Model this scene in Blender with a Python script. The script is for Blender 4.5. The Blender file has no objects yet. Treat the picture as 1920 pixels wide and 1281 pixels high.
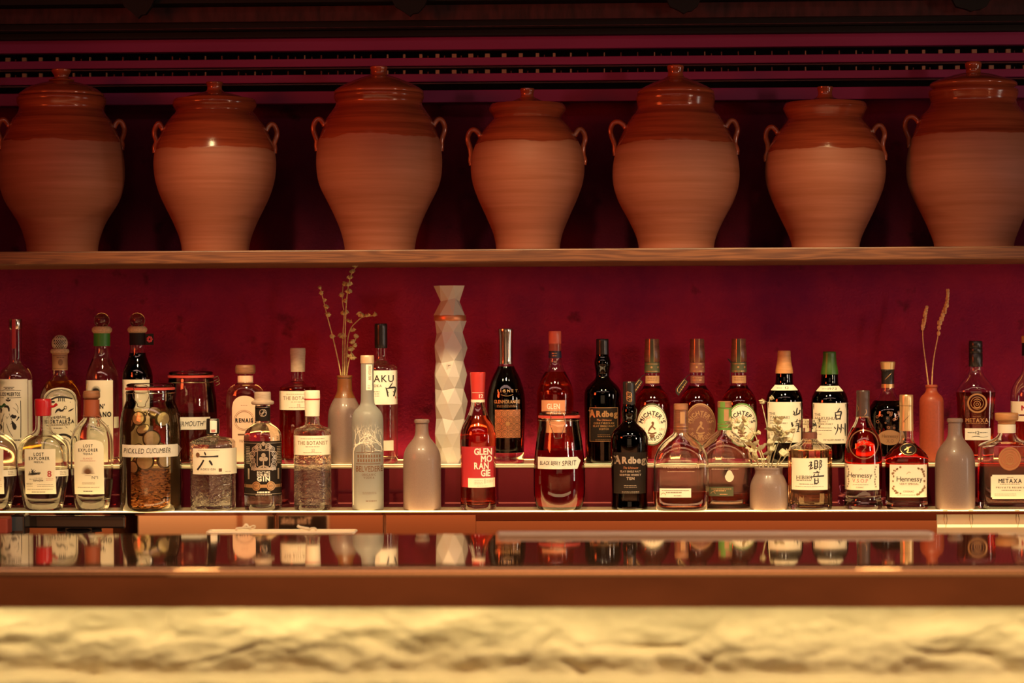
import bpy, bmesh, math, random
from mathutils import Vector, Matrix, noise
random.seed(7)
C = bpy.context.scene.collection
sc = bpy.context.scene
PI = math.pi
F = 4400.0
# ------------------------------------------------------------------ camera
CAM = Vector((0, 0, 1.5))
_t, _p, _r = math.radians(2.1), 0.0069, math.radians(0.26)
FWD = Vector((-math.sin(_t)*math.cos(_p), math.cos(_t)*math.cos(_p), -math.sin(_p)))
_r0 = Vector((math.cos(_t), math.sin(_t), 0))
_u0 = _r0.cross(FWD)
RIGHT = _r0*math.cos(_r) - _u0*math.sin(_r)
UP = _r0*math.sin(_r) + _u0*math.cos(_r)
cd = bpy.data.cameras.new('camera')
cd.sensor_width = 36; cd.lens = 36*F/1920; cd.clip_start = .05
cd.dof.use_dof = True; cd.dof.focus_distance = 5.56; cd.dof.aperture_fstop = 3.0
cam = bpy.data.objects.new('camera', cd); C.objects.link(cam)
M = Matrix.Identity(4)
for i in range(3):
    M[i][0] = RIGHT[i]; M[i][1] = UP[i]; M[i][2] = -FWD[i]; M[i][3] = CAM[i]
cam.matrix_world = M
sc.camera = cam

def at(u, v, Y):
    d = RIGHT*((u-960)/F) + UP*((640.5-v)/F) + FWD
    return CAM + d*(Y/d.y)
def zv(v, Y): return at(960, v, Y).z
def depth(p): return (Vector(p)-CAM).dot(FWD)

# ------------------------------------------------------------------ materials
MATS = {}
def nodes(name):
    m = bpy.data.materials.new(name); m.use_nodes = True
    nt = m.node_tree
    return m, nt, nt.nodes['Principled BSDF'], nt.nodes['Material Output']
def mat(name, col, rough=.5, metal=0, coat=0, var=0, scale=(20, 20, 20), bump=0, bscale=None, emit=None, estr=0, spec=.5, detail=4, contrast=(.3, .7), sheen=0, trans=0, ior=1.5, sss=0):
    m, nt, b, out = nodes(name)
    L = nt.links
    b.inputs['Base Color'].default_value = (*col, 1)
    b.inputs['Roughness'].default_value = rough
    b.inputs['Metallic'].default_value = metal
    b.inputs['Coat Weight'].default_value = coat
    b.inputs['Coat Roughness'].default_value = .08
    b.inputs['Specular IOR Level'].default_value = spec
    b.inputs['Transmission Weight'].default_value = trans
    b.inputs['IOR'].default_value = ior
    if sss:
        b.inputs['Subsurface Weight'].default_value = sss
        b.inputs['Subsurface Radius'].default_value = (.02, .01, .006)
    if emit:
        b.inputs['Emission Color'].default_value = (*emit, 1); b.inputs['Emission Strength'].default_value = estr
    if var or bump:
        tc = nt.nodes.new('ShaderNodeTexCoord'); mp = nt.nodes.new('ShaderNodeMapping')
        mp.inputs['Scale'].default_value = scale
        L.new(tc.outputs['Object'], mp.inputs['Vector'])
        n = nt.nodes.new('ShaderNodeTexNoise'); n.inputs['Scale'].default_value = 1; n.inputs['Detail'].default_value = detail
        L.new(mp.outputs[0], n.inputs['Vector'])
        if var:
            r = nt.nodes.new('ShaderNodeValToRGB')
            r.color_ramp.elements[0].position = contrast[0]; r.color_ramp.elements[1].position = contrast[1]
            r.color_ramp.elements[0].color = (*[c*(1-var) for c in col], 1)
            r.color_ramp.elements[1].color = (*[min(1, c*(1+var)) for c in col], 1)
            L.new(n.outputs['Fac'], r.inputs['Fac']); L.new(r.outputs[0], b.inputs['Base Color'])
        if bump:
            bp = nt.nodes.new('ShaderNodeBump'); bp.inputs['Strength'].default_value = bump; bp.inputs['Distance'].default_value = .002
            if bscale:
                mp2 = nt.nodes.new('ShaderNodeMapping'); mp2.inputs['Scale'].default_value = bscale
                L.new(tc.outputs['Object'], mp2.inputs['Vector'])
                n2 = nt.nodes.new('ShaderNodeTexNoise'); n2.inputs['Scale'].default_value = 1; n2.inputs['Detail'].default_value = 3
                L.new(mp2.outputs[0], n2.inputs['Vector']); L.new(n2.outputs['Fac'], bp.inputs['Height'])
            else:
                L.new(n.outputs['Fac'], bp.inputs['Height'])
            L.new(bp.outputs[0], b.inputs['Normal'])
    MATS[name] = m
    return m
def glass(name, col, rough=0, ior=1.5, bump=0, bscale=(300, 300, 300), diffuse=0, dcol=(.8, .8, .75), brick=False):
    m, nt, b, out = nodes(name)
    g = b
    g.inputs['Base Color'].default_value = (*[c*c for c in col], 1); g.inputs['Transmission Weight'].default_value = 1
    g.inputs['Roughness'].default_value = max(rough, .036); g.inputs['IOR'].default_value = ior
    sh = g.outputs[0]
    if bump:
        tc = nt.nodes.new('ShaderNodeTexCoord'); mp = nt.nodes.new('ShaderNodeMapping'); mp.inputs['Scale'].default_value = bscale
        nt.links.new(tc.outputs['Object'], mp.inputs['Vector'])
        n = nt.nodes.new('ShaderNodeTexNoise'); n.inputs['Scale'].default_value = 1; n.inputs['Detail'].default_value = 2
        nt.links.new(mp.outputs[0], n.inputs['Vector'])
        bp = nt.nodes.new('ShaderNodeBump'); bp.inputs['Strength'].default_value = bump; bp.inputs['Distance'].default_value = .003
        nt.links.new(n.outputs['Fac'], bp.inputs['Height']); nt.links.new(bp.outputs[0], g.inputs['Normal'])
    if diffuse:
        d = nt.nodes.new('ShaderNodeBsdfDiffuse'); d.inputs['Color'].default_value = (*dcol, 1)
        t = nt.nodes.new('ShaderNodeBsdfTranslucent'); t.inputs['Color'].default_value = (*dcol, 1)
        a = nt.nodes.new('ShaderNodeMixShader'); a.inputs[0].default_value = .5
        nt.links.new(d.outputs[0], a.inputs[1]); nt.links.new(t.outputs[0], a.inputs[2])
        mx = nt.nodes.new('ShaderNodeMixShader'); mx.inputs[0].default_value = diffuse
        nt.links.new(sh, mx.inputs[1]); nt.links.new(a.outputs[0], mx.inputs[2]); sh = mx.outputs[0]
    nt.links.new(sh, out.inputs[0])
    MATS[name] = m
    return m
def thin_glass(name, col=(.97, .97, .95), cloud=0, ccol=(.6, .3, .1)):
    """thin-walled jar glass: straight-through transmission with a Fresnel reflection"""
    m, nt, b, out = nodes(name); nt.nodes.remove(b)
    t = nt.nodes.new('ShaderNodeBsdfTransparent'); t.inputs['Color'].default_value = (*col, 1)
    g = nt.nodes.new('ShaderNodeBsdfGlossy'); g.inputs['Roughness'].default_value = .02
    f = nt.nodes.new('ShaderNodeFresnel'); f.inputs['IOR'].default_value = 1.5
    mx = nt.nodes.new('ShaderNodeMixShader')
    nt.links.new(f.outputs[0], mx.inputs[0]); nt.links.new(t.outputs[0], mx.inputs[1]); nt.links.new(g.outputs[0], mx.inputs[2])
    sh = mx.outputs[0]
    if cloud:
        d = nt.nodes.new('ShaderNodeBsdfDiffuse'); d.inputs['Color'].default_value = (*ccol, 1)
        tl = nt.nodes.new('ShaderNodeBsdfTranslucent'); tl.inputs['Color'].default_value = (*ccol, 1)
        a = nt.nodes.new('ShaderNodeAddShader'); nt.links.new(d.outputs[0], a.inputs[0]); nt.links.new(tl.outputs[0], a.inputs[1])
        m2 = nt.nodes.new('ShaderNodeMixShader'); m2.inputs[0].default_value = cloud
        nt.links.new(sh, m2.inputs[1]); nt.links.new(a.outputs[0], m2.inputs[2]); sh = m2.outputs[0]
    nt.links.new(sh, out.inputs[0]); MATS[name] = m
    return m

GL = glass('clear_glass', (.993, .995, .985))
GL_EMB = glass('embossed_glass', (.99, .99, .98), bump=.45, bscale=(95, 95, 120))
GL_DK = glass('dark_green_glass', (.06, .09, .03))
GL_BR = glass('dark_brown_glass', (.10, .05, .03))
GL_FROST = glass('frosted_glass', (.97, .96, .92), rough=.35, diffuse=.68, dcol=(.56, .56, .54))
GL_TH = thin_glass('jar_glass')
CRYS = glass('crystal_stopper_glass', (.92, .92, .88))
LQ_CLEAR = glass('clear_spirit', (.995, .995, .98), ior=1.34)
LQ_GOLD = glass('golden_tequila', (.80, .62, .22), ior=1.34)
LQ_AMB = glass('amber_whisky', (.90, .42, .22), ior=1.34)
LQ_DKA = glass('dark_amber_bourbon', (.60, .10, .05), ior=1.34)
LQ_RED = glass('red_brown_cognac', (.62, .09, .07), ior=1.34)
LQ_LAS = glass('red_whisky', (.88, .30, .20), ior=1.34)
LQ_PINK = glass('pale_pink_gin', (.985, .92, .87), ior=1.34)
LQ_SLOE = glass('sloe_red_gin', (.70, .10, .08), ior=1.34)
LQ_BLACK = glass('black_spirit', (.05, .012, .01), ior=1.34)
LQ_BERRY = thin_glass('berry_liquor', (.30, .010, .02), .32, (.44, .006, .02))
LQ_VERM = thin_glass('vermouth_liquor', (.50, .10, .06), .22, (.22, .035, .02))
LQ_PICK = thin_glass('pickle_brine', (.99, .92, .76), .03, (.60, .32, .12))

PAPER = mat('cream_paper', (.84, .78, .62), .7)
PAPER_W = mat('white_paper', (.86, .82, .70), .7)
PAPER_O = mat('orange_paper', (.62, .24, .12), .6)
PAPER_T = mat('paper_tape', (.72, .68, .60), .8, var=.08, scale=(60, 60, 60))
PAPER_P = mat('pink_paper', (.86, .56, .40), .7)
PAPER_BLK = mat('black_paper', (.014, .009, .007), .6, spec=.15)
PAPER_BR = mat('brown_paper', (.16, .05, .03), .6)
PAPER_RED = mat('red_paper', (.42, .02, .03), .5)
PAPER_TAN = mat('tan_paper', (.36, .19, .09), .6)
PAPER_GRN = mat('green_paper', (.10, .22, .04), .5)
PAPER_DKG = mat('dark_green_paper', (.05, .055, .022), .5)
INK = mat('black_ink', (.012, .010, .010), .6)
INK_G = mat('grey_ink', (.30, .25, .20), .6)
INK_R = mat('red_ink', (.45, .02, .03), .6)
INK_PK = mat('pink_ink', (.55, .20, .18), .6)
INK_W = mat('white_ink', (.82, .76, .66), .6)
INK_BR = mat('brown_ink', (.16, .07, .03), .6)
GOLD = mat('gold_foil', (.62, .36, .16), .35, metal=.8)
SILV = mat('silver_foil', (.55, .46, .36), .35, metal=.7)
COPF = mat('copper_foil', (.55, .22, .10), .4, metal=.6)
BLK_CAP = mat('black_cap', (.012, .010, .010), .3)
NEAR_BLK = mat('black_lacquer', (.003, .002, .002), .6, spec=.15)
RED_WAX = mat('red_wax', (.48, .015, .025), .28, coat=.3)
BRN_WAX = mat('brown_wax', (.30, .07, .03), .45)
MCAP = mat('dark_wooden_cap', (.15, .055, .03), .3, var=.3, scale=(40, 40, 200))
WOODCAP = mat('wooden_cap', (.25, .105, .05), .55, var=.25, scale=(40, 40, 300))
GREYWOOD = mat('grey_wooden_cap', (.42, .32, .24), .6, var=.15, scale=(60, 60, 300))
CORK = mat('cork', (.50, .33, .18), .8, var=.25, scale=(300, 300, 300))
RED_CAP = mat('red_cap', (.50, .035, .03), .35)
CORAL_CAP = mat('coral_cap', (.60, .13, .08), .35)
GRN_CAP = mat('green_cap', (.035, .10, .012), .35)
GRN_RING = mat('green_band', (.03, .19, .02), .45)
GRN_DARK = mat('dark_green_wax', (.02, .06, .015), .35)
GOLD_CAP = mat('gold_cap', (.72, .50, .24), .32, metal=.7)
ORG_CAP = mat('orange_wood_cap', (.50, .24, .09), .45, var=.15, scale=(40, 40, 200))
STEELCAP = mat('polished_metal_cap', (.55, .48, .42), .18, metal=1)
RUBBER = mat('red_rubber', (.55, .06, .05), .5)
WIRE = mat('steel_wire', (.5, .42, .34), .25, metal=1)
NAVY = mat('navy_band', (.02, .02, .05), .5)
CERAM = mat('white_ceramic', (.50, .46, .42), .34)
STONEW = mat('stoneware', (.19, .128, .108), .45, coat=.2, var=.07, scale=(500, 500, 500), contrast=(.35, .65))
STONEB = mat('stoneware_brown', (.17, .058, .015), .42, coat=.25, var=.12, scale=(400, 400, 400))
TERRAB = mat('terracotta_bottle_clay', (.32, .055, .02), .5, coat=.1, var=.1, scale=(200, 200, 200))
DRY = mat('dried_flower', (.50, .38, .16), .8, var=.3, scale=(150, 150, 150))
DRYG = mat('dried_green', (.50, .45, .28), .8, var=.3, scale=(150, 150, 150))
WHEAT = mat('dried_grass', (.58, .34, .15), .8, var=.3, scale=(200, 200, 200))
RELIEF = mat('relief_glint', (.36, .17, .10), .22, metal=.5)  # metallic tint standing in for glints on clear moulded glass
CUC_FLESH = mat('cucumber_flesh', (.90, .82, .55), .4, var=.15, scale=(90, 90, 90))
CUC_SKIN = mat('cucumber_skin', (.045, .040, .018), .4)

# ------------------------------------------------------------------ objects
def tag(o, label=None, cat=None, group=None, kind=None):
    if label: o['label'] = label
    if cat: o['category'] = cat
    if group: o['group'] = group
    if kind: o['kind'] = kind
    return o
def empty(name, loc, rz=0):
    o = bpy.data.objects.new(name, None); C.objects.link(o)
    o.location = loc; o.rotation_euler = (0, 0, rz); o.empty_display_size = .02
    return o
def link(name, verts, faces, m, parent=None, sharp=40, smooth=True, loc=None, fm=None):
    me = bpy.data.meshes.new(name); me.from_pydata([tuple(v) for v in verts], [], faces)
    for x in (m if isinstance(m, (list, tuple)) else [m]): me.materials.append(x)
    if fm: me.polygons.foreach_set('material_index', fm)
    if smooth:
        me.polygons.foreach_set('use_smooth', [True]*len(me.polygons))
        me.set_sharp_from_angle(angle=math.radians(sharp))
    me.update()
    o = bpy.data.objects.new(name, me); C.objects.link(o)
    if parent: o.parent = parent
    if loc is not None: o.location = loc
    return o
class MB:
    def __init__(s): s.v = []; s.f = []; s.m = []; s.cur = 0
    def add(s, vs, fs):
        b = len(s.v); s.v.extend(vs); s.f.extend([tuple(i+b for i in f) for f in fs]); s.m.extend([s.cur]*len(fs))
    def box(s, a, b):
        x0, y0, z0 = a; x1, y1, z1 = b
        s.add([(x0, y0, z0), (x1, y0, z0), (x1, y1, z0), (x0, y1, z0), (x0, y0, z1), (x1, y0, z1), (x1, y1, z1), (x0, y1, z1)],
              [(0, 3, 2, 1), (4, 5, 6, 7), (0, 1, 5, 4), (1, 2, 6, 5), (2, 3, 7, 6), (3, 0, 4, 7)])
    def tube(s, pts, r, seg=8, closed=False, cap=True):
        pts = [Vector(p) for p in pts]; n = len(pts)
        rs = r if isinstance(r, (list, tuple)) else [r]*n
        up = None; rings = []
        for i in range(n):
            t = (pts[(i+1) % n]-pts[i-1]) if closed else (pts[min(i+1, n-1)]-pts[max(i-1, 0)])
            if t.length < 1e-9: t = Vector((0, 0, 1))
            t.normalize()
            if up is None:
                a = Vector((0, 1, 0)) if abs(t.y) < .9 else Vector((1, 0, 0))
                up = (a - t*a.dot(t)).normalized()
            else:
                up = up - t*up.dot(t)
                up = up.normalized() if up.length > 1e-6 else Vector((1, 0, 0))
            w = t.cross(up)
            rings.append([pts[i]+(up*math.cos(2*PI*k/seg)+w*math.sin(2*PI*k/seg))*rs[i] for k in range(seg)])
        vs = [p for g in rings for p in g]; fs = []
        for i in range(n if closed else n-1):
            j = (i+1) % n
            for k in range(seg):
                l = (k+1) % seg
                fs.append((i*seg+k, i*seg+l, j*seg+l, j*seg+k))
        if cap and not closed:
            fs.append(tuple(range(seg-1, -1, -1))); fs.append(tuple((n-1)*seg+k for k in range(seg)))
        s.add(vs, fs)
    def lathe(s, prof, seg=40, o=(0, 0, 0)):
        """closed of revolution about z from (z, r) pairs; ends are capped"""
        vs = []; fs = []
        for z, r in prof:
            for k in range(seg):
                a = 2*PI*k/seg; vs.append((o[0]+r*math.cos(a), o[1]+r*math.sin(a), o[2]+z))
        for i in range(len(prof)-1):
            for k in range(seg):
                l = (k+1) % seg
                fs.append((i*seg+k, i*seg+l, (i+1)*seg+l, (i+1)*seg+k))
        fs.append(tuple(range(seg-1, -1, -1))); n = len(prof)-1
        fs.append(tuple(n*seg+k for k in range(seg)))
        s.add(vs, fs)
    def ball(s, c, r, seg=12, rings=8, sc_=(1, 1, 1)):
        vs = [(c[0], c[1], c[2]-r*sc_[2])]; fs = []
        for i in range(1, rings):
            a = -PI/2+PI*i/rings
            for k in range(seg):
                b = 2*PI*k/seg
                vs.append((c[0]+r*sc_[0]*math.cos(a)*math.cos(b), c[1]+r*sc_[1]*math.cos(a)*math.sin(b), c[2]+r*sc_[2]*math.sin(a)))
        vs.append((c[0], c[1], c[2]+r*sc_[2])); t = len(vs)-1
        for k in range(seg):
            l = (k+1) % seg
            fs.append((0, 1+l, 1+k)); fs.append((t, 1+(rings-2)*seg+k, 1+(rings-2)*seg+l))
            for i in range(rings-2):
                fs.append((1+i*seg+k, 1+i*seg+l, 1+(i+1)*seg+l, 1+(i+1)*seg+k))
        s.add(vs, fs)
    def build(s, name, m, parent=None, **k):
        fm = s.m if isinstance(m, (list, tuple)) and len(m) > 1 else None
        return link(name, s.v, s.f, m, parent, fm=fm, **k)
def bevel(o, w, seg=2):
    md = o.modifiers.new('bevel', 'BEVEL'); md.width = w; md.segments = seg; md.limit_method = 'ANGLE'
    return o
def chaikin(p, it=2):
    for _ in range(it):
        q = [p[0]]
        for a, b in zip(p, p[1:]):
            q.append(tuple(.75*x+.25*y for x, y in zip(a, b))); q.append(tuple(.25*x+.75*y for x, y in zip(a, b)))
        q.append(p[-1]); p = q
    out = [p[0]]
    for x in p[1:]:
        if max(abs(x[0]-out[-1][0]), abs(x[1]-out[-1][1])) > 1e-6: out.append(x)
    return out

# ------------------------------------------------------------------ lettering
_glyph = {}
def glyph(ch, bold=0):
    if ch == 'M' and bold:                              # an offset fills the notch of this letter: thicken it by shifted copies
        vs, fs, w = glyph('M', 0); n = len(vs); b = bold*1.4; out = []; of = []
        for i, (dx, dy) in enumerate(((0, 0), (2*b, 0), (b, b*.5), (b, -b*.5))):
            out += [(x+dx, y+dy) for x, y in vs]; of += [tuple(q+n*i for q in f) for f in fs]
        return out, of, w+2*b
    k = (ch, bold)
    if k not in _glyph:
        c = bpy.data.curves.new('glyph', 'FONT'); c.body = ch; c.size = 1; c.offset = bold; c.resolution_u = 3
        o = bpy.data.objects.new('glyph', c); C.objects.link(o)
        dg = bpy.context.evaluated_depsgraph_get()
        me = bpy.data.meshes.new_from_object(o.evaluated_get(dg))
        vs = [(v.co.x, v.co.y) for v in me.vertices]; fs = [tuple(p.vertices) for p in me.polygons]
        bpy.data.objects.remove(o); bpy.data.meshes.remove(me); bpy.data.curves.remove(c)
        x0 = min([v[0] for v in vs] or [0]); x1 = max([v[0] for v in vs] or [0])
        _glyph[k] = ([(x-x0, y) for x, y in vs], fs, x1-x0)
    return _glyph[k]
CAPH = max(y for x, y in glyph('H')[0])
SERIF = {'A': 'lr', 'B': 'Ll', 'D': 'Ll', 'E': 'Ll', 'F': 'Ll', 'G': '', 'H': 'LlRr', 'I': 'Cc', 'K': 'LlRr', 'L': 'Ll', 'M': 'lr', 'N': 'LlR', 'P': 'Ll',
         'R': 'Llr', 'T': 'c', 'U': 'LR', 'V': 'LR', 'X': 'LlRr', 'Y': 'LRc', 'Z': ''}

class Surf:
    """an outer surface: list of (z, rx, ry, n); front depth of a point on it"""
    def __init__(s, pr): s.p = sorted(pr, key=lambda q: q[0])
    def sec(s, z):
        p = s.p
        if z <= p[0][0]: return p[0][1:]
        for a, b in zip(p, p[1:]):
            if z <= b[0]:
                t = (z-a[0])/max(1e-9, b[0]-a[0])
                return tuple(x+(y-x)*t for x, y in zip(a[1:], b[1:]))
        return p[-1][1:]
    def fy(s, x, z):
        rx, ry, n = s.sec(z)
        t = min(.9985, abs(x)/max(rx, 1e-6))
        return -ry*(1-t**n)**(1/n)
class Decal:
    """flat artwork in photo pixels, laid on the front of a Surf"""
    def __init__(s, b, surf): s.b = b; s.s = surf; s.v = []; s.f = []
    def tri(s, vs, fs):
        k = len(s.v); s.v.extend(vs); s.f.extend([tuple(i+k for i in f) for f in fs])
    def area(s, u0, u1, top, bot, nx=14, nz=8):
        T = top if callable(top) else (lambda t: top); B = bot if callable(bot) else (lambda t: bot)
        vs = []; fs = []
        for i in range(nx+1):
            t = i/nx; u = u0+(u1-u0)*t
            for j in range(nz+1): vs.append((u, T(t)+(B(t)-T(t))*j/nz))
        for i in range(nx):
            for j in range(nz):
                a = i*(nz+1)+j; fs.append((a, a+1, a+nz+2, a+nz+1))
        s.tri(vs, fs); return s
    def arch(s, u0, u1, top, bot, rise, p=2.0):
        return s.area(u0, u1, lambda t: top+rise*(1-max(0, 1-abs(2*t-1)**p)**(1/p)), bot, 24)
    def oval(s, uc, vc, a, b):
        e = lambda t: b*math.sqrt(max(0, 1-(2*t-1)**2))
        n = 24; vs = []; fs = []
        for i in range(n+1):
            t = .5-.5*math.cos(PI*i/n)
            for j in range(7): vs.append((uc+a*(2*t-1), vc-e(t)+2*e(t)*j/6))
        for i in range(n):
            for j in range(6):
                q = i*7+j; fs.append((q, q+1, q+8, q+7))
        s.tri(vs, fs); return s
    def wrap(s, v0, v1, f0, f1, nx=18, nz=5):
        """a band that follows the outline: f is a share of the half width at each height"""
        vs = []; fs = []
        for i in range(nx+1):
            f = f0+(f1-f0)*i/nx
            for j in range(nz+1):
                v = v0+(v1-v0)*j/nz
                vs.append((s.b.u-s.b.du+f*s.s.sec((s.b.vb-v)*s.b.s)[0]/s.b.s, v))
        for i in range(nx):
            for j in range(nz):
                a = i*(nz+1)+j; fs.append((a, a+1, a+nz+2, a+nz+1))
        s.tri(vs, fs); return s
    def ring(s, uc, vc, r, w, ar=1, n=28, a0=0, a1=2*PI):
        vs = []; fs = []
        for i in range(n+1):
            a = a0+(a1-a0)*i/n
            for q in (r-w/2, r+w/2): vs.append((uc+q*math.cos(a), vc+q*ar*math.sin(a)))
        for i in range(n): fs.append((2*i, 2*i+1, 2*i+3, 2*i+2))
        s.tri(vs, fs); return s
    def stroke(s, pts, w=1.0, sm=1):
        p = [(q[0], q[1], q[2] if len(q) > 2 else w) for q in pts]
        if sm and len(p) > 2: p = chaikin(p, sm)
        vs = []; fs = []
        for i, (u, v, ww) in enumerate(p):
            a = p[max(0, i-1)]; b = p[min(len(p)-1, i+1)]
            dx, dy = b[0]-a[0], b[1]-a[1]; l = math.hypot(dx, dy) or 1
            vs.append((u-dy/l*ww/2, v+dx/l*ww/2)); vs.append((u+dy/l*ww/2, v-dx/l*ww/2))
        for i in range(len(p)-1): fs.append((2*i, 2*i+1, 2*i+3, 2*i+2))
        s.tri(vs, fs); return s
    def lines(s, uc, v, w, n=1, dv=2.4, th=.6, jit=.15):
        """rows of print too small to read"""
        for k in range(n):
            x = -w/2
            while x < w/2:
                l = min(random.uniform(2, 5), w/2-x)
                s.area(uc+x, uc+x+l, v+k*dv-th/2, v+k*dv+th/2, 2, 1); x += l+random.uniform(.6, 1.2)
        return s
    def text(s, st, uc, vc, h, w=None, bold=0, serif=False, gap=.11, shear=0, al='c', rot=0, jit=0):
        x = 0; items = []
        for ch in st:
            if ch == ' ': x += .32; continue
            vs, fs, gw = glyph(ch, bold)
            items.append((ch, x, vs, fs, gw)); x += gw+gap
        tot = x-gap; sy = h/CAPH; sx = (w/tot) if w else sy
        off = {'c': -tot*sx/2, 'l': 0, 'r': -tot*sx}[al]
        cr, sr = math.cos(rot), math.sin(rot)
        def put(a, b): return (uc+a*cr+b*sr, vc-b*cr+a*sr)
        for ch, x0, vs, fs, gw in items:
            jy = random.uniform(-jit, jit)*h
            s.tri([put(off+(x0+a)*sx+shear*b*sy, (b-CAPH/2)*sy+jy) for a, b in vs], fs)
            if serif and ch in SERIF:
                for q in SERIF[ch]:
                    cx = {'l': .05, 'r': .95, 'c': .5}[q.lower()]*gw
                    if ch in 'HIKLMNBDEFPRU': cx = min(max(cx, .055), gw-.055)
                    y = (CAPH-.018) if q.isupper() else .018
                    hw, th = .085, .02
                    s.tri([put(off+(x0+cx+e*hw)*sx, (y+f*th-CAPH/2)*sy+jy) for e, f in ((-1, -1), (1, -1), (1, 1), (-1, 1))], [(0, 1, 2, 3)])
        return s
    def arc(s, st, uc, vc, r, a0, a1, h, ar=1, bold=0):
        n = len(st)
        ws = [(.3 if c == ' ' else glyph(c, bold)[2])+.12 for c in st]; tot = sum(ws); x = 0
        sy = h/CAPH
        for c, w in zip(st, ws):
            a = a0+(a1-a0)*(x+w/2)/tot; x += w
            if c == ' ': continue
            vs, fs, gw = glyph(c, bold)
            rot = a+PI/2 if a1 > a0 else a-PI/2
            sx = abs(a1-a0)*r/tot
            cu, cv = uc+r*math.cos(a), vc+r*ar*math.sin(a)
            s.tri([(cu+(p-gw/2)*sx*math.cos(rot)+(q-CAPH/2)*sy*math.sin(rot), cv+(p-gw/2)*sx*math.sin(rot)-(q-CAPH/2)*sy*math.cos(rot)) for p, q in vs], fs)
        return s
    def build(s, name, m, parent, eps=.0004):
        b = s.b; vs = []
        for u, v in s.v:
            x = (u-b.u+b.du)*b.s; z = (b.vb-v)*b.s
            vs.append((x, s.s.fy(x, z)-eps, z))
        fs = []
        for f in s.f:                                   # make every face look outward
            a, c, d = (s.v[i] for i in f[:3])
            cr = (c[0]-a[0])*(d[1]-a[1])-(c[1]-a[1])*(d[0]-a[0])
            fs.append(tuple(f) if cr < 0 else tuple(reversed(f)))
        return link(name, vs, fs, m, parent, smooth=True, sharp=60)

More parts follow.
